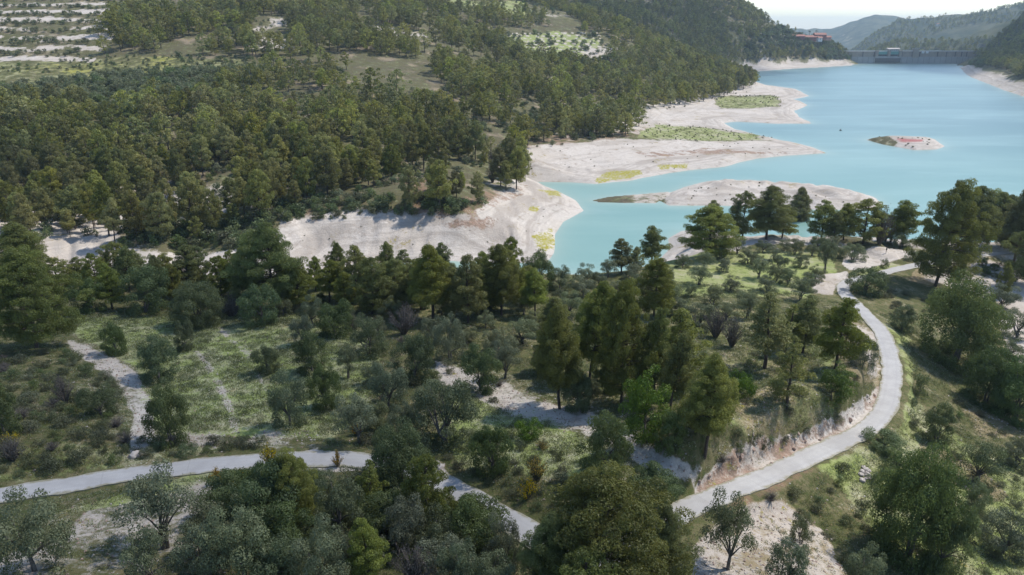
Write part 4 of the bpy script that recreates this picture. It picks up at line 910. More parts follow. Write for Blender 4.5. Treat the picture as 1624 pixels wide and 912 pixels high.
# thicket along the belt and under the grove, low bushes
def zone_pts(n, P, d0, d1, rad, seed):
    g = np.random.default_rng(seed); out = []; xs = [p[0] for p in P]; ys = [p[1] for p in P]; tries = 0
    while len(out) < n and tries < n * 25:
        tries += 1
        px, py = g.uniform(min(xs), max(xs)), g.uniform(min(ys), max(ys))
        if poly_sd(np.array([px]), np.array([py]), P)[0] < 0: continue
        q = hit(px, py, d0)
        if q is None or not d0 < math.hypot(q[0], q[1]) < d1: continue
        if line_d(q[:1], q[1:2], ROAD3[:, :2])[0][0] < 2.6: continue
        if any((q[0] - a) ** 2 + (q[1] - b) ** 2 < rad * rad for a, b, *_ in out): continue
        out.append(q)
    return out
BUSHZ = [
 (120, [(-10, 560), (100, 560), (190, 610), (205, 700), (240, 700), (420, 690), (430, 712), (240, 730), (-10, 765)], 40, 140, 1.3, .5, 1.5, 'low scrub bush on the shaded slope above the lower road', 'scrub bushes above the lower road'),
 (26, [(100, 440), (860, 430), (860, 490), (500, 500), (130, 500)], 90, 175, 2.0, 1.2, 2.6, 'dark bush filling the gaps under the belt pines', 'bushes under the belt pines'),
 (22, [(830, 500), (1100, 480), (1130, 700), (1000, 690), (860, 640)], 70, 150, 2.0, .8, 2.2, 'dark bush in the shade of the centre grove', 'bushes in the centre grove'),
 (40, [(560, 500), (840, 500), (840, 600), (690, 700), (530, 710), (600, 600)], 60, 150, 2.0, .6, 1.5, 'low bush between the olives of the middle ground', 'bushes between the middle ground olives'),
 (15, [(1120, 745), (1190, 700), (1290, 680), (1392, 620), (1392, 650), (1300, 705), (1140, 775)], 50, 120, 1.5, .4, 1.1, 'small shrub clinging to the rocky road cut', 'shrubs of the road cut'),
 (70, [(1070, 845), (1300, 735), (1430, 690), (1440, 620), (1500, 620), (1624, 700), (1624, 912), (1330, 912), (1300, 830), (1180, 790), (1080, 860)], 40, 140, 2.0, .5, 1.3, 'small shrub on the rough grass below the right hand road', 'shrubs below the right hand road'),
 (34, [(1100, 560), (1300, 500), (1360, 600), (1280, 670), (1120, 720)], 60, 130, 2.2, .4, 1.2, 'small shrub on the sunlit dry slope', 'shrubs of the sunlit slope'),
 (16, [(1420, 440), (1530, 440), (1480, 500), (1440, 520), (1380, 470)], 90, 170, 2.0, .5, 1.4, 'shrub on the bank between road and huge domed tree', 'shrubs outside the upper bend'),
 (40, [(640, 700), (860, 690), (960, 760), (830, 860), (740, 770)], 40, 110, 1.8, .5, 1.3, 'small bush on the dark green bank above the hidden road bend', 'bushes above the hidden bend'),
 (44, [(350, 780), (600, 760), (820, 850), (820, 912), (340, 912)], 35, 90, 1.6, 1.0, 2.4, 'bush filling the foreground thicket', 'bushes of the foreground thicket'),
 (14, [(1540, 380), (1624, 400), (1624, 450), (1560, 440)], 120, 210, 2.5, .8, 2.0, 'bush under the pines beside the sandy path', 'bushes by the sandy path'),
]
BL = []
for zi, (n_, P, d0, d1, rad, h0, h1, lab, grp) in enumerate(BUSHZ):
    for q in zone_pts(n_, P, d0, d1, rad, 300 + zi):
        h = random.uniform(h0, h1)
        key = random.choice(['scrub0', 'scrub1', 'scrub2', 'scrub3', 'scrub1', 'scrub3', 'bare0' if h > .9 else 'scrub1']) if h1 < 2 else random.choice(['carob0', 'carob1', 'scrub1', 'carob3', 'scrub3'])
        BL.append((h / math.hypot(q[0], q[1]), q, h, key, lab, grp))
BL.sort(key=lambda v: -v[0]); rest_b = []
for i, (_, q, h, key, lab, grp) in enumerate(BL):
    if i < 262 or not key.startswith('scrub'): plant('bush', key, q - [0, 0, .05], h, h * random.uniform(1.2, 1.9), lab, 'bush', grp)
    else: rest_b.append((q[0], q[1], q[2] - .05, h, int(key[-1])))

# ------------------------------------------------------------------ pines across the ravine
WOODS = [  # polygon of trunk feet in the photo, spacing factor
 ('L', [(-60, 165), (60, 175), (200, 185), (330, 150), (480, 110), (620, 92), (790, 100), (900, 140), (1015, 215), (880, 222), (835, 232), (835, 290), (790, 325), (700, 336), (560, 338), (450, 352), (380, 380), (230, 392), (90, 384), (-60, 400)], 1.0),
 ('U', [(160, 95), (150, 60), (200, 20), (330, -20), (520, -30), (560, 40), (620, 92), (480, 112), (400, 95), (280, 85), (190, 82)], 1.0),
 ('V', [(560, 50), (620, 20), (700, 50), (800, 60), (800, 85), (950, 105), (980, 60), (1060, 60), (1200, 128), (1195, 140), (1100, 165), (1010, 175), (1015, 215), (900, 160), (790, 110), (620, 92)], 1.0),
 ('W', [(500, -30), (760, -20), (960, 30), (1060, 60), (960, 62), (900, 45), (780, 45), (700, 45), (620, 18), (560, 30)], 1.15)]
HOLES = [[(395, 22), (455, 28), (475, 80), (392, 80), (400, 45)], [(560, 36), (700, 56), (690, 72), (600, 60)], [(925, 85), (968, 62), (976, 84), (938, 108)], [(795, 55), (955, 58), (955, 96), (870, 96), (798, 80)], [(475, 165), (515, 172), (498, 198), (470, 192)], [(700, -5), (900, -5), (1000, 22), (850, 26), (700, 14)], [(280, 88), (480, 98), (560, 112), (540, 126), (420, 120), (280, 102)], [(370, 158), (520, 166), (600, 156), (700, 164), (870, 184), (850, 196), (690, 178), (540, 178), (400, 178)], [(380, 140), (470, 150), (460, 176), (385, 176)], [(640, 270), (690, 270), (690, 325), (640, 322)], [(820, 190), (880, 205), (850, 232), (790, 220)], [(480, 60), (560, 66), (550, 76), (480, 74)]]
g = np.random.default_rng(55); cand = []
for tag_, P, spf in WOODS:
    Wp = []
    A_ = np.array(P, float); x0, y0 = A_.min(0); x1, y1 = A_.max(0)
    N = 26000
    m = (GR > 195) & (GR < 1150) & (np.abs(GA) < .75)
    # draw points evenly over the ground
    r_ = np.sqrt(g.uniform(195 ** 2, 1150 ** 2, N * 3)); a_ = g.uniform(-.72, .42, N * 3); xx = r_ * np.sin(a_); yy = r_ * np.cos(a_); zz = ground_z(xx, yy)
    px, py, dp = proj(xx, yy, zz); s = poly_sd(px, py, P)
    ok = (s > 0) & (zz > 4)
    for Hh in HOLES: ok &= poly_sd(px, py, Hh) < 0
    dens = fbm(xx, yy, 24, 3); ok &= dens > .385; d2 = fbm(xx + 500, yy, 70, 3); ok &= (d2 > .27) | (np.hypot(xx, yy) < 320)
    for q in np.where(ok)[0]: cand.append((xx[q], yy[q], zz[q], px[q], py[q], spf))
random.Random(4).shuffle(cand)
cell = {}; trees = []
for c_ in cand:
    D_ = math.hypot(c_[0], c_[1]); rad = (5.6 if D_ < 450 else 6.0) * c_[5] * (.8 + .5 * random.random())
    kx, ky = int(c_[0] // 6.5), int(c_[1] // 6.5)
    if any((c_[0] - a) ** 2 + (c_[1] - b) ** 2 < rad * rad for i in (-1, 0, 1) for j in (-1, 0, 1) for a, b in cell.get((kx + i, ky + j), ())): continue
    cell.setdefault((kx, ky), []).append((c_[0], c_[1])); trees.append(c_)
# only those the eye can reach: nearest first, front rows largest
trees.sort(key=lambda c_: math.hypot(c_[0], c_[1]))
print('wood trees', len(trees))
nind = 196
def region(px, py):
    if py > 300 and px < 460: return 'pine in the front row of the wood above the grey part of the ravine bank', 'front row pines above the grey bank'
    if py > 295: return 'pine in the front row of the wood above the bright white bank', 'front row pines above the white bank'
    if px < 250: return 'pine inside the dense wood on the lower left hillside across the ravine', 'pines of the lower left wood'
    if px < 520: return 'pine inside the dense wood behind the left half of the white bank', 'pines behind the left half of the bank'
    if px < 720: return 'pine inside the dense wood behind the right half of the white bank', 'pines behind the right half of the bank'
    return 'dark pine on the wooded spur above the pale lake shore', 'pines of the spur above the shore'
stuff_pts = []
for i, c_ in enumerate(trees):
    h = random.uniform(10.0, 16.5) * (1.0 if random.random() > .2 else .6)
    if i < nind:
        if random.random() < .035:
            plant('bare_tree', f'bare{i % 2}', (c_[0], c_[1], c_[2] - .2), h * .6, h * .42, 'grey leafless tree among the pines across the ravine', 'tree', 'leafless trees across the ravine'); continue
        lab, grp = region(c_[3], c_[4])
        plant('pine_tree', f'pine_mid{random.randrange(5)}', (c_[0], c_[1], c_[2] - .2), h, h * random.uniform(.5, .68), lab, 'pine tree', grp)
    else: stuff_pts.append((c_[0], c_[1], c_[2] - .2, h, random.randrange(4)))
# far hill, right hill and hills behind the dam
r_ = np.sqrt(g.uniform(900 ** 2, 1620 ** 2, 42000)); a_ = g.uniform(-.05, .78, 42000); xx = r_ * np.sin(a_); yy = r_ * np.cos(a_); zz = ground_z(xx, yy); s = shore(xx, yy); px, py, dp = proj(xx, yy, zz)
ok = (zz > 11) & (s > 9) & (fbm(xx, yy, 60, 3) > .36) & (((px < 1345) & (yy > 900) & (poly_sd(px, py, [(1200, 56), (1250, 52), (1330, 50), (1345, 60), (1330, 72), (1240, 84), (1205, 78)]) < 0)) | (px > 1530))
ok &= ~((px > 1262) & (px < 1330) & (yy > 1330) & (yy < 1440))
cell = {}
for q in np.where(ok)[0]:
    kx, ky = int(xx[q] // 8), int(yy[q] // 8)
    if any((xx[q] - a) ** 2 + (yy[q] - b) ** 2 < 34 for i in (-1, 0, 1) for j in (-1, 0, 1) for a, b in cell.get((kx + i, ky + j), ())): continue
    cell.setdefault((kx, ky), []).append((xx[q], yy[q])); stuff_pts.append((xx[q], yy[q], zz[q] - .3, random.uniform(8, 15), random.randrange(4)))
r_ = g.uniform(620, 1100, 6000); a_ = g.uniform(.42, .95, 6000); xx = r_ * np.sin(a_); yy = r_ * np.cos(a_); zz = ground_z(xx, yy); s = shore(xx, yy)
for q in np.where((zz > 10) & (s > 8))[0][:1500]: stuff_pts.append((xx[q], yy[q], zz[q] - .3, random.uniform(8, 14), random.randrange(4)))
r_ = g.uniform(1850, 3300, 10000); a_ = g.uniform(.3, .75, 10000); xx = r_ * np.sin(a_); yy = r_ * np.cos(a_); zz = ground_z(xx, yy)
for q in np.where((zz > -60) & (fbm(xx, yy, 150, 3) > .5))[0]: stuff_pts.append((xx[q], yy[q], zz[q] - .3, random.uniform(7, 14), random.randrange(4)))
print('forest stuff', len(stuff_pts))

def merged(key):
    tm, cm, ph_, pw = PROTO[key]
    o1 = []
    V = []; P = []; mi = []; ti = []; nb = 0
    for k, m_ in enumerate((tm, cm)):
        nv = len(m_.vertices); co = np.empty(nv * 3, np.float32); m_.vertices.foreach_get('co', co); V.append(co.reshape(-1, 3))
        for p_ in m_.polygons:
            P.append(tuple(v + nb for v in p_.vertices)); mi.append(k)
        if 'tint' in m_.attributes:
            a = np.empty(nv, np.float32); m_.attributes['tint'].data.foreach_get('value', a); ti.append(a)
        else: ti.append(np.zeros(nv))
        nb += nv
    P4 = [p for p in P if len(p) == 4]; P3 = [p for p in P if len(p) == 3]; m4 = [m for p, m in zip(P, mi) if len(p) == 4]; m3 = [m for p, m in zip(P, mi) if len(p) == 3]
    return mesh_np(key + '_whole', np.vstack(V), [P4] + ([P3] if P3 else []), [tm.materials[0], cm.materials[0]], midx=m4 + m3, attrs={'tint': np.concatenate(ti)})
def scatter(name, pts, sources, label, cat, xy=1.0):
    """one object that repeats a few source shapes at many points"""
    me = bpy.data.meshes.new(name); a = np.array([p_[:3] for p_ in pts], np.float32)
    me.vertices.add(len(a)); me.vertices.foreach_set('co', a.ravel())
    gg = np.random.default_rng(5)
    at = me.attributes.new('rot', 'FLOAT_VECTOR', 'POINT'); rv = np.zeros((len(a), 3), np.float32); rv[:, 2] = gg.random(len(a)) * 6.28; at.data.foreach_set('vector', rv.ravel())
    at = me.attributes.new('scl', 'FLOAT_VECTOR', 'POINT'); s_ = np.array([p_[3] for p_ in pts], np.float32); sv_ = np.stack([s_ * xy * gg.uniform(.85, 1.2, len(a)), s_ * xy * gg.uniform(.85, 1.2, len(a)), s_], 1).astype(np.float32); at.data.foreach_set('vector', sv_.ravel())
    at = me.attributes.new('idx', 'INT', 'POINT'); at.data.foreach_set('value', np.array([p_[4] for p_ in pts], np.int32))
    o = obj(name, me, label=label, category=cat, kind='stuff')
    ng = bpy.data.node_groups.new(name, 'GeometryNodeTree'); ng.interface.new_socket('Geometry', in_out='INPUT', socket_type='NodeSocketGeometry'); ng.interface.new_socket('Geometry', in_out='OUTPUT', socket_type='NodeSocketGeometry')
    gi = ng.nodes.new('NodeGroupInput'); go = ng.nodes.new('NodeGroupOutput'); jn = ng.nodes.new('GeometryNodeJoinGeometry'); L = ng.links.new
    def na_(nm, ty):
        q = ng.nodes.new('GeometryNodeInputNamedAttribute'); q.data_type = ty; q.inputs[0].default_value = nm; return q.outputs[0]
    ro, sl, ix = na_('rot', 'FLOAT_VECTOR'), na_('scl', 'FLOAT_VECTOR'), na_('idx', 'INT')
    for k, (mesh_, ph_) in enumerate(sources):
        so = bpy.data.objects.new(name + '_source', mesh_)
        oi = ng.nodes.new('GeometryNodeObjectInfo'); oi.inputs[0].default_value = so
        ip = ng.nodes.new('GeometryNodeInstanceOnPoints'); cm = ng.nodes.new('FunctionNodeCompare'); cm.data_type = 'INT'; cm.operation = 'EQUAL'
        L(ix, cm.inputs[2]); cm.inputs[3].default_value = k
        e2r = ng.nodes.new('FunctionNodeEulerToRotation'); L(ro, e2r.inputs[0])
        ml = ng.nodes.new('ShaderNodeVectorMath'); ml.operation = 'SCALE'; L(sl, ml.inputs[0]); ml.inputs['Scale'].default_value = 1 / ph_
        L(gi.outputs[0], ip.inputs['Points']); L(cm.outputs[0], ip.inputs['Selection']); L(oi.outputs['Geometry'], ip.inputs['Instance']); L(e2r.outputs[0], ip.inputs['Rotation']); L(ml.outputs[0], ip.inputs['Scale'])
        L(ip.outputs[0], jn.inputs[0])
    L(jn.outputs[0], go.inputs[0])
    md = o.modifiers.new('scatter', 'NODES'); md.node_group = ng
    return o
scatter('pine_forest', stuff_pts, [(merged(f'pine_far{k}'), 14) for k in range(4)], 'pine forest covering the hillsides around the lake', 'forest')

# olives, bushes on the far slopes and shelf
bp = []
def far_zone(P, n_, d0, d1, kinds, h0, h1, seed, stripe=None):
    gg = np.random.default_rng(seed); r_ = np.sqrt(gg.uniform(d0 ** 2, d1 ** 2, n_ * 12)); lo = min(p_[0] for p_ in P); hi = max(p_[0] for p_ in P)
    a_ = gg.uniform(math.atan((lo - CX) / F) - .05, math.atan((hi - CX) / F) + .05, n_ * 12); xx = r_ * np.sin(a_); yy = r_ * np.cos(a_); zz = ground_z(xx, yy); px, py, _ = proj(xx, yy, zz)
    ok_ = poly_sd(px, py, P) > 0
    if stripe: ok_ &= .5 + .5 * np.sin(zz * stripe + (fbm(xx, yy, 26, 4) - .5) * 3) < .4
    k = np.where(ok_)[0][:n_]
    for q in k: bp.append((xx[q], yy[q], zz[q] - .1, gg.uniform(h0, h1), int(gg.choice(kinds))))
far_zone([(-100, 112), (200, 118), (420, 112), (430, 135), (300, 165), (200, 185), (-100, 165)], 800, 330, 490, [0, 1, 0, 1, 0, 2], 2.8, 5.2, 1)
far_zone([(-100, 90), (420, 88), (430, 112), (-100, 118)], 200, 400, 540, [2, 3], .8, 1.8, 2)
far_zone([(-100, 0), (230, 0), (150, 60), (130, 90), (-100, 100)], 520, 430, 760, [0, 1, 0, 1, 0, 1, 3], 1.6, 3.0, 3, 1.05)
far_zone([(395, 22), (455, 28), (475, 80), (392, 80)], 40, 400, 760, [0, 1, 2], 1.5, 3, 4)
far_zone([(700, -5), (900, -5), (1000, 22), (850, 26), (700, 14)], 160, 600, 1100, [0, 1, 2], 2, 4, 5)
far_zone([(795, 52), (955, 55), (960, 96), (870, 100), (798, 84)], 150, 500, 900, [0, 1, 0, 2], 2, 4.5, 6)
far_zone([(1190, 50), (1250, 42), (1345, 56), (1345, 84), (1180, 90)], 420, 1100, 1480, [0, 2, 3, 2, 3], 3, 7, 7)
far_zone([(840, 180), (900, 200), (835, 232), (800, 250), (790, 200)], 60, 300, 520, [2, 3, 0], 1, 3, 8)
far_zone([(430, 320), (700, 310), (760, 335), (600, 345), (440, 350)], 90, 200, 280, [2, 3], .8, 2.4, 9)
far_zone([(1010, 168), (1110, 150), (1200, 142), (1110, 168), (1020, 182)], 60, 450, 900, [2, 3], .6, 1.5, 10)
far_zone([(280, 88), (480, 98), (560, 112), (540, 126), (420, 120), (280, 102)], 90, 340, 640, [0, 2, 3, 3], 1, 3.5, 21)
far_zone([(370, 150), (520, 160), (600, 156), (700, 164), (870, 184), (850, 196), (690, 178), (540, 178), (400, 178)], 160, 300, 560, [0, 2, 3, 3, 1], 1, 3.5, 22)
far_zone([(1296, 62), (1352, 62), (1354, 94), (1305, 94)], 260, 1200, 1560, [2, 3, 2], 3, 9, 31)
far_zone([(1525, 70), (1560, 80), (1560, 108), (1525, 100)], 120, 1200, 1500, [2, 3, 2], 3, 8, 32)
far_zone([(-60, 160), (900, 140), (1000, 215), (830, 240), (700, 330), (100, 380), (-60, 390)], 1300, 205, 620, [2, 3, 0, 2, 1, 3], .8, 3.4, 11)
far_zone([(450, 350), (840, 300), (920, 330), (880, 400), (500, 410)], 30, 195, 300, [3], .15, .4, 12)
far_zone([(830, 235), (1200, 220), (1300, 242), (1000, 280), (850, 285)], 60, 290, 540, [3], .2, .6, 13)
far_zone([(1050, 300), (1200, 290), (1390, 314), (1380, 330), (1200, 322), (1100, 322)], 60, 240, 340, [3], .2, .6, 14)
far_zone([(1373, 217), (1440, 217), (1480, 222), (1470, 236), (1400, 233)], 50, 330, 520, [3], .3, .8, 15)
far_zone([(190, 360), (440, 345), (440, 362), (400, 392), (190, 395)], 200, 190, 290, [2, 3, 2], .8, 3.2, 16)
far_zone([(440, 322), (560, 318), (700, 318), (770, 318), (740, 342), (560, 342), (450, 352)], 120, 190, 290, [2, 3, 2], .8, 3, 17)
far_zone([(1030, 196), (1100, 200), (1190, 211), (1230, 220), (1100, 225), (1015, 218)], 260, 380, 640, [3], .25, .8, 41)
far_zone([(1130, 152), (1230, 150), (1245, 160), (1240, 170), (1140, 172)], 160, 500, 900, [3], .3, 1.0, 42)
scatter('shrubbery', bp, [(merged('olive_far0'), 4.4), (merged('olive_far1'), 4.4), (merged('bush_far0'), 3), (merged('bush_far1'), 3)], 'olives and bushes scattered over the slopes across the water', 'shrubbery', 1.0)

if rest_b: scatter('undergrowth', rest_b, [(merged(f'scrub{k}'), PROTO[f'scrub{k}'][2]) for k in range(4)], 'small low growth between the bushes of the near hill', 'undergrowth', 1.2)
# grass and low growth near
g = np.random.default_rng(9)
def tuft(seed, n_, hh, wd):
    gg = np.random.default_rng(seed); b_ = gg.normal(size=(n_, 3)) * [wd, wd, 0]; d = unit(np.column_stack([gg.normal(size=(n_, 2)) * .55, np.ones(n_)])) * hh * (.6 + .6 * gg.random((n_, 1)))
    sdv = unit(np.cross(d, randu(gg, n_))) * hh * .10
    V = np.stack([b_ - sdv, b_ + sdv, b_ + d], 1).reshape(-1, 3); ti = np.repeat(gg.random(n_), 3); tip = np.repeat((gg.random(n_) < .12) * 1.0, 3)
    return mesh_np('tuft', V, [np.arange(n_ * 3).reshape(-1, 3)], [M_GRASS], attrs={'tint': ti, 'tip': tip})
gp = []
r_ = np.sqrt(g.uniform(38 ** 2, 150 ** 2, 110000)); a_ = g.uniform(-.72, .72, 110000); xx = r_ * np.sin(a_); yy = r_ * np.cos(a_); zz = ground_z(xx, yy)
ri = np.clip(np.searchsorted(rr, r_) - 1, 0, len(rr) - 1); ai = np.clip(np.searchsorted(az, a_) - 1, 0, len(az) - 1)
mm = att['marl'][ri, ai]; gn = att['green'][ri, ai]; rd = RD[ri, ai]; nz = fbm(xx, yy, 3, 3)
ok = (rd > 2.3) & (zz > 5) & (g.random(len(xx)) < np.clip(.4 + .1 * gn - .75 * mm + (nz - .5), 0.02, 1))
for q in np.where(ok)[0]: gp.append((xx[q], yy[q], zz[q] - .02, g.uniform(.08, .24) * (1 + .3 * gn[q]), int(g.integers(3))))
print('tufts', len(gp))
scatter('grass', gp, [(tuft(k, 46, 1.0, 1.3), 1.0) for k in range(3)], 'tufts of grass and weeds over the near hill', 'grass', 1.3)
# ------------------------------------------------------------------ dam
def frame_between(A_, B_):
    d = B_ - A_; L = np.linalg.norm(d[:2]); return L, math.atan2(d[1], d[0])
DA = at_z(1339, 100.6, 0); DB = at_z(1538, 100.6, 0); L, ang = frame_between(DA, DB); s_ = L / 199.0   # metres per photo pixel
M_CON = simple('dam_concrete', (.42, .34, .27), .9, (.32, .26, .21), .12, 0); M_CON2 = simple('dam_lower_concrete', (.42, .40, .38), .9, (.36, .34, .33), .1, 0)
M_DCON = simple('dam_joint', (.16, .14, .13), .9); M_GATE = simple('gate_green', (.16, .38, .33), .6); M_WHITE = simple('white_paint', (.78, .77, .74), .6, (.7, .69, .66)); M_GDARK = simple('dark_opening', (.07, .07, .07), .8)
M_RED = simple('red_render', (.36, .16, .13), .9, (.30, .13, .11)); M_TILE = simple('roof_tile', (.36, .19, .15), .9, (.3, .12, .09)); M_GLASS = simple('window_dark', (.05, .06, .07), .3)
dam = thing('dam', 'long concrete dam closing the far end of the lake', 'dam', (DA[0], DA[1], 0), ang)
cz_ = 21.5; U_ = lambda px: (px - 1339) * s_
b = MB(); b.box(-14, L + 25, 0, 9, 11.5, cz_ - 1.0); b.build('upper_wall', M_CON, dam)
b = MB(); b.box(-14, L + 25, -2.2, 9.5, -4, 11.5); b.build('lower_wall', M_CON2, dam)
b = MB(); b.box(-14, L + 25, -1.0, 9.6, cz_ - 1.0, cz_ - .5); b.build('walkway', M_CON2, dam)
b = MB(); b.box(-14, L + 25, -1.2, -.9, cz_ - .1, cz_ + .6)
for k in range(60): x = -13 + k * (L + 36) / 60; b.box(x, x + .3, -1.15, -.95, cz_ - .5, cz_ - .1)
b.build('railing', M_WHITE, dam)
for px in (1366, 1384, 1428, 1444, 1456, 1484, 1498, 1512, 1522, 1530):
    b = MB(); x = U_(px); b.box(x - .7, x + .7, -.9, 0.02, 11.6, cz_ - 1.05); b.build('pilaster', M_DCON, dam)
b = MB(); b.box(U_(1385), U_(1426), -5, -.05, 9.5, 12.3); b.build('spillway_sill', M_CON2, dam)
for px in (1385, 1404, 1422):
    b = MB(); b.box(U_(px), U_(px) + 4, -6, 2, 12.3, cz_ + .9); b.build('pier', M_CON, dam)
for a0, a1 in ((1388.6, 1403.2), (1407.6, 1421.2)):
    b = MB(); b.box(U_(a0), U_(a1), -3.2, -2.0, 15.6, 20.6); gt = b.build('gate', M_GATE, dam)
    b = MB(); b.box(U_(a0) + 1, U_(a1) - 1, -3.0, -1.6, 12.6, 15.5); b.build('gate_opening', M_GDARK, gt)
b = MB(); b.box(U_(1386), U_(1425), -5.2, -2.6, 2, 9.4); b.build('spillway_face', M_DCON, dam)
b = MB(); b.box(U_(1407), U_(1422), 0, 8, cz_ - .4, cz_ + 3.2); pv = b.build('gate_house', M_CON2, dam)
b = MB(); b.gable(U_(1405), U_(1423), 0, 8, cz_ + 3.25, cz_ + 5.2, .8); b.build('roof', simple('pale_roof', (.55, .50, .46), .8), pv)
b = MB()
for k in range(5): b.box(U_(1409) + k * 3.2, U_(1409) + k * 3.2 + 1.6, -.06, .1, cz_ + .7, cz_ + 2.3)
b.build('window', M_GLASS, pv)
b = MB(); b.box(U_(1444), U_(1452), -3.5, 3, 10, cz_ + 4.0); tw_ = b.build('intake_tower', M_CON, dam); b = MB(); b.box(U_(1443.6), U_(1452.4), -4, 3.5, cz_ + 4.02, cz_ + 4.6); b.build('tower_cap', M_CON2, tw_)
for px in (1458, 1464.5): b = MB(); b.box(U_(px), U_(px) + 4.4, -2.4, -1.25, cz_ - 4.2, cz_ - .6); b.build('white_box', M_WHITE, dam)
b = MB()
for k in range(24): x = U_(1340) + k * 10; b.box(x, x + .35, -2.26, -2.1, -1, 11.4)
b.build('joint', M_DCON, dam)
# ------------------------------------------------------------------ houses
def house(name, lab, px, py, Yd, wpx, hh, dp, wall, roof, nwin=5, flat=False, sink=1.5, rz=0):
    q = at_y(px, py, Yd); gz = float(ground_z(q[0], q[1])); z0 = max(gz, q[2] - hh) if abs(gz - q[2]) > 12 else gz
    wd = wpx * Yd / F; t_ = thing(name, lab, 'house', (q[0], q[1], z0 - sink), rz)
    b = MB(); b.box(-wd / 2, wd / 2, -dp / 2, dp / 2, 0, hh + sink); b.build('wall', wall, t_)
    if flat: b = MB(); b.box(-wd / 2 - .3, wd / 2 + .3, -dp / 2 - .3, dp / 2 + .3, hh + sink + .003, hh + sink + .5)
    else: b = MB(); b.gable(-wd / 2, wd / 2, -dp / 2, dp / 2, hh + sink + .003, hh + sink + min(dp * .28, 3.2), .6)
    b.build('roof', roof, t_)
    for k in range(nwin):
        x = -wd / 2 + (k + .5) * wd / nwin; f = MB(); f.box(x - .6, x + .6, -dp / 2 - .06, -dp / 2 + .05, sink + hh * .45, sink + hh * .45 + 1.5); f.build('window', M_GLASS, t_)
    return t_
house('house', 'long red house with a red tiled roof and pale eaves above the far left shore', 1284, 56, 1368, 26, 5.5, 12, M_RED, M_TILE, 6)
house('house', 'red wing of the hilltop house standing right of the long red house', 1300, 55, 1372, 17, 7, 12, M_RED, M_TILE, 4)
house('house', 'low red wing at the left end of the hilltop houses', 1266, 57, 1362, 18, 4, 10, M_RED, M_TILE, 3)
house('house', 'small white house beside the cypress below the red houses', 1300, 60, 1352, 6, 5, 8, M_WHITE, M_TILE, 1)
house('house', 'small pinkish house at the right end of the hilltop houses', 1312, 59, 1376, 10, 4, 9, simple('pink_render', (.55, .33, .27), .9), M_TILE, 2)
house('house', 'tall pale block house on the far right ridge, highest of the ridge houses', 1508, 40, 2900, 16, 9, 16, simple('cream_render', (.55, .47, .40), .9), M_WHITE, 5, True)
house('house', 'little white house low on the far ridge below the blue skyline', 1448, 42, 3000, 5, 6, 10, M_WHITE, M_WHITE, 2)
house('house', 'white house on the top of the blue far mountain', 1410, 37, 4900, 8, 7, 14, M_WHITE, M_WHITE, 3, True)
house('house', 'pale ruin in the dark trees of the right hill', 1557, 70, 1330, 6, 4, 7, simple('ruin_stone', (.42, .36, .30), .9), M_CON, 1, True)
house('house', 'pale house at the upper edge of the mid ridge terraces', 1487, 46, 2700, 5, 5, 9, M_WHITE, M_TILE, 2)
M_CYP = leaf_mat('cypress_leaves', (.015, .03, .012), (.04, .06, .025), trans=.1, var=.1)
def cypress(px, py, Yd, h, lab):
    g = np.random.default_rng(int(px)); q = at_y(px, py, Yd); gz = float(ground_z(q[0], q[1]))
    o = thing('cypress_tree', lab, 'cypress', (q[0], q[1], gz)); b = MB(); b.tube([[0, 0, -.5], [0, 0, h * .9]], [.2, .05]); b.build('trunk', M_BARK, o)
    pc = [np.array([0, 0, h * (.12 + .84 * k / 12)]) for k in range(13)]; pr = [h * .085 * math.sin(math.pi * (.16 + .8 * k / 13)) ** .7 + .15 for k in range(13)]
    V, Q, ti, _ = puffs(pc, pr, 50, .7, .5, g, flat=1.3); obj('crown', crown_mesh('cypress_crown', V, Q, ti, M_CYP), o)
cypress(1305, 62, 1350, 15, 'dark pointed cypress in front of the red hilltop houses')
cypress(1052, 70, 800, 13, 'dark pointed cypress beside the pale clearing on the wooded spur')
def palm(px, py, Yd, h, lab):
    g = np.random.default_rng(int(px)); q = at_y(px, py, Yd); gz = float(ground_z(q[0], q[1]))
    o = thing('palm_tree', lab, 'palm tree', (q[0], q[1], gz)); b = MB(); b.tube([[0, 0, -.5], [.2, 0, h * .5], [0, 0, h]], [.4, .3, .28], 6); b.build('trunk', M_BARKG, o)
    V = []; Q = []
    for k in range(16):
        a = k * 2.4; el = g.uniform(-.2, 1.0)
        P = [np.array([math.cos(a) * r_, math.sin(a) * r_, h + el * r_ - .22 * r_ * r_]) for r_ in (0, 1.1, 2.2, 3.2)]
        sdv = np.array([-math.sin(a), math.cos(a), 0])
        for j, (pp, ww) in enumerate(zip(P, (.15, .5, .45, .08))): V += [pp - sdv * ww, pp + sdv * ww]
        o0 = k * 8; Q += [(o0 + 2 * j, o0 + 2 * j + 1, o0 + 2 * j + 3, o0 + 2 * j + 2) for j in range(3)]
    obj('crown', mesh_np('palm_crown', V, [np.array(Q)], [M_CYP], attrs={'tint': g.random(len(V))}), o)
palm(1294, 58, 1385, 17, 'tall palm rising above the roof of the red hilltop houses'); palm(1283, 58, 1380, 13, 'shorter palm left of the tall palm above the red houses')
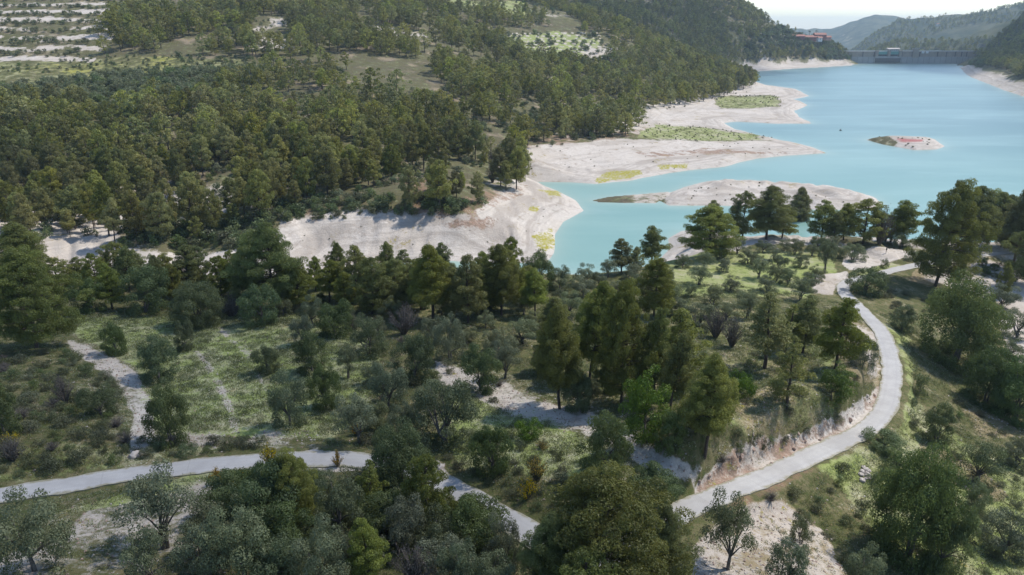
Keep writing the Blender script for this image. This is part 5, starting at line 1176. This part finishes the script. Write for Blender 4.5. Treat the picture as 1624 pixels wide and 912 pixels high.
# ------------------------------------------------------------------ small things
def rock_mesh(name, seed, sx, sy, sz, mat):
    g = np.random.default_rng(seed); import bmesh
    bm = bmesh.new(); bmesh.ops.create_icosphere(bm, subdivisions=3, radius=1)
    k = randu(g, 9); off = g.uniform(.55, .95, 9)
    for v in bm.verts:
        c = np.array(v.co)
        for kk, oo in zip(k, off):
            d = c @ kk
            if d > oo: c = c - kk * (d - oo)
        c *= 1 + .05 * math.sin(c[0] * 9 + seed) * math.cos(c[1] * 8)
        v.co = (c[0] * sx, c[1] * sy, c[2] * sz)
    me = bpy.data.meshes.new(name); bm.to_mesh(me); bm.free(); me.materials.append(mat); return me
M_ROCK = simple('pale_rock', (.48, .44, .40), .95, (.30, .26, .23), 2.5, .06)
M_ROCKP = simple('pink_rock', (.42, .31, .25), .95, (.25, .19, .16), 2.0, .08)
RK = [rock_mesh('boulder', s, 1, .8, .6, M_ROCK) for s in range(4)] + [rock_mesh('boulder', 10 + s, 1, .7, .9, M_ROCKP) for s in range(4)]
def boulder(px, py, r_, lab, k, grp=None):
    P = hit(px, py, 30); o = obj('boulder', RK[k], None, tuple(P + [0, 0, r_ * .12])); o.scale = (r_, r_, r_ * random.uniform(.7, 1.1)); o.rotation_euler = (0, 0, random.random() * 6)
    o['label'] = lab; o['category'] = 'rock'
    if grp: o['group'] = grp
boulder(214, 724, .8, 'white boulder on the bank above the lower road at the path foot', 0)
boulder(364, 754, .45, 'small pale stone between the two yellow brooms by the road', 1)
boulder(700, 741, .5, 'white stone at the rocky verge of the hidden bend, upper one', 2); boulder(705, 760, .5, 'white stone at the rocky verge of the hidden bend, lower one', 3)
for i in range(14): boulder(1371 + random.uniform(-6, 6), 742 + i * 1.6, random.uniform(.25, .45), 'pale stone in the heap below the road curve', i % 4, 'stones of the pale heap')
for i in range(26):
    f = random.random(); xs = np.interp(f, [0, .3, .65, 1], [1105, 1190, 1290, 1392]); ys = np.interp(f, [0, .3, .65, 1], [782, 735, 698, 640]) + random.uniform(-22, 14)
    boulder(xs, ys, random.uniform(.15, .42), 'rough rock in the pinkish road cut', 4 + i % 4 if random.random() < .7 else i % 4, 'rocks of the road cut')
for i in range(24): boulder(random.uniform(1200, 1300), random.uniform(380, 396), random.uniform(.15, .4), 'pale stone on the bright strip along the plateau brink', i % 4, 'stones of the plateau brink')
r_ = np.sqrt(g.uniform(38 ** 2, 120 ** 2, 60000)); a_ = g.uniform(-.7, .7, 60000); xx = r_ * np.sin(a_); yy = r_ * np.cos(a_)
ri = np.clip(np.searchsorted(rr, r_) - 1, 0, len(rr) - 1); ai = np.clip(np.searchsorted(az, a_) - 1, 0, len(az) - 1)
ok = (RD[ri, ai] > 2.2) & (g.random(len(xx)) < .55 * np.clip(att['marl'][ri, ai] + .5 * att['tan'][ri, ai], 0, 1) + .02)
scatter('gravel', [(xx[q], yy[q], float(ground_z(xx[q], yy[q])), g.uniform(.03, .16), int(g.integers(2))) for q in np.where(ok)[0]], [(RK[0], 1), (RK[5], 1)], 'stones and clods strewn over the bare slopes', 'gravel')
# person on the white lot
M_SKIN = simple('skin', (.45, .28, .2), .6); M_SHIRT = simple('dark_cloth', (.03, .03, .04), .9); M_TROU = simple('pale_trousers', (.42, .36, .32), .9); M_HAIR = simple('dark_hair', (.02, .015, .012), .8)
def skin_body(name, J, E, rad, mats, colour):
    me = bpy.data.meshes.new(name); me.from_pydata(J, E, []); o = obj(name, me)
    m = o.modifiers.new('skin', 'SKIN'); 
    for i, r_ in enumerate(rad): me.skin_vertices[0].data[i].radius = (r_, r_)
    me.skin_vertices[0].data[0].use_root = True
    s = o.modifiers.new('sub', 'SUBSURF'); s.levels = 1; s.render_levels = 2
    dg = bpy.context.evaluated_depsgraph_get(); me2 = bpy.data.meshes.new_from_object(o.evaluated_get(dg)); bpy.data.objects.remove(o)
    for m_ in mats: me2.materials.append(m_)
    for p_ in me2.polygons: p_.use_smooth = True; p_.material_index = colour(p_.center)
    return me2
J = [(0, 0, .92), (0, 0, 1.15), (0, 0, 1.38), (0, -.01, 1.50), (0, -.02, 1.62), (0, -.01, 1.70), (-.2, 0, 1.38), (.2, 0, 1.38), (-.26, .02, 1.12), (.26, .03, 1.12), (-.24, -.12, .92), (.25, -.1, .9), (-.09, 0, .86), (.09, 0, .86), (-.10, -.05, .46), (.11, .06, .46), (-.10, 0, .08), (.11, .12, .08), (-.10, -.14, .04), (.11, -.02, .04)]
E = [(0, 1), (1, 2), (2, 3), (3, 4), (4, 5), (2, 6), (2, 7), (6, 8), (7, 9), (8, 10), (9, 11), (0, 12), (0, 13), (12, 14), (13, 15), (14, 16), (15, 17), (16, 18), (17, 19)]
rad = [.14, .13, .14, .055, .09, .08, .06, .06, .045, .045, .035, .035, .09, .09, .06, .06, .045, .045, .04, .04]
PM = skin_body('person', J, E, rad, [M_SKIN, M_SHIRT, M_TROU], lambda c: 2 if c[2] < .92 and abs(c[0]) < .2 else (0 if c[2] > 1.48 or (abs(c[0]) > .2 and c[2] < 1.0) else 1))
P = hit(1405, 402, 100); po = obj('person', PM, None, tuple(P), label='person in a dark top and pale trousers walking on the white lot', category='person'); po.rotation_euler = (0, 0, .6)
hb = MB(); hb.tube([(0, .0, 1.60), (0, .02, 1.68), (0, .0, 1.77), (0, -.01, 1.81)], [.09, .105, .085, .02], 10); hb.build('hair', M_HAIR, po, True)
# small dark float on the lake
q = at_z(1333, 207, 0); fo = thing('buoy', 'tiny dark float alone on the water left of the small island', 'buoy', tuple(q))
b = MB(); b.tube([(0, 0, -.4), (0, 0, .0), (0, 0, .45), (0, 0, .6)], [.5, .75, .7, .2], 12); b.build('float', M_DCON, fo, True); b = MB(); b.tube([(0, 0, .55), (0, 0, 1.5)], [.06, .05], 6); b.build('mast', M_DCON, fo)

# ------------------------------------------------------------------ unseen clouds shading the near and right hills, two more added to darken slopes
def cloud(lobes, alpha):
    t = NT('cloud_vapour'); p = t.pos(); nn_ = t.noise(.006, 5, .6, p)
    d = t.n('ShaderNodeBsdfDiffuse', {'Color': (.9, .9, .9)}); tr = t.n('ShaderNodeBsdfTransparent')
    m = t.n('ShaderNodeMixShader', {0: t.rng(nn_, .3, .55, alpha * .55, alpha), 1: tr.outputs[0], 2: d.outputs[0]})
    mat = t.done(m.outputs[0]); import bmesh
    bm = bmesh.new()
    for (x, y, z, rx, ry, rz_) in lobes:
        r_ = bmesh.ops.create_icosphere(bm, subdivisions=5, radius=1)
        for v in r_['verts']:
            c = v.co.copy(); k = 1 + .22 * (float(fbm(np.array(c.x * 2 + x * .01 + 9), np.array(c.y * 2 + c.z * 1.3 + y * .01 + 9), .8, 4)) - .5) * 2
            v.co = (x + c.x * rx * k, y + c.y * ry * k, z + c.z * rz_ * k)
    me = bpy.data.meshes.new('cloud'); bm.to_mesh(me); bm.free(); me.materials.append(mat)
    for p_ in me.polygons: p_.use_smooth = True
    return obj('cloud', me, label='unseen cloud shading the slopes below', category='cloud', kind='stuff')
CH = 900.; off = np.array(SUN_DIR) * (CH - 15) / math.tan(R(SUN_EL))
cloud([(-150 + off[0], 50 + off[1], CH, 160, 112, 34)], .27)
def over(px, py, yd): q = at_y(px, py, yd); return q[0] + SUN_DIR[0] * (CH - q[2]) / math.tan(R(SUN_EL)), q[1] + SUN_DIR[1] * (CH - q[2]) / math.tan(R(SUN_EL))
a_, b_ = over(1640, 70, 1150); cloud([(a_ + 150, b_, CH, 260, 330, 50), (a_ + 170, b_ + 40, CH + 120, 230, 300, 40)], .33)
a_, b_ = over(1040, 20, 1180); cloud([(a_, b_, CH, 230, 190, 40)], .3)  # added out of view to darken the far hill
a_, b_ = over(-40, 290, 262); cloud([(a_ - 60, b_ + 5, CH + 60, 130, 62, 26)], .3)  # added out of view to darken the lower left wood
# ------------------------------------------------------------------ haze
t = NT('haze_air'); v = t.n('ShaderNodeVolumePrincipled', {'Color': (.62, .82, 1.0), 'Density': .00010, 'Anisotropy': .2}); t.t.links.new(v.outputs[0], t.out.inputs[1])
b = MB(); b.box(-13000, 13000, -6000, 13000, -161.5, 215); hz = b.build('haze', t.m, None, kind='stuff', label='thin pale haze over the whole valley', category='haze')
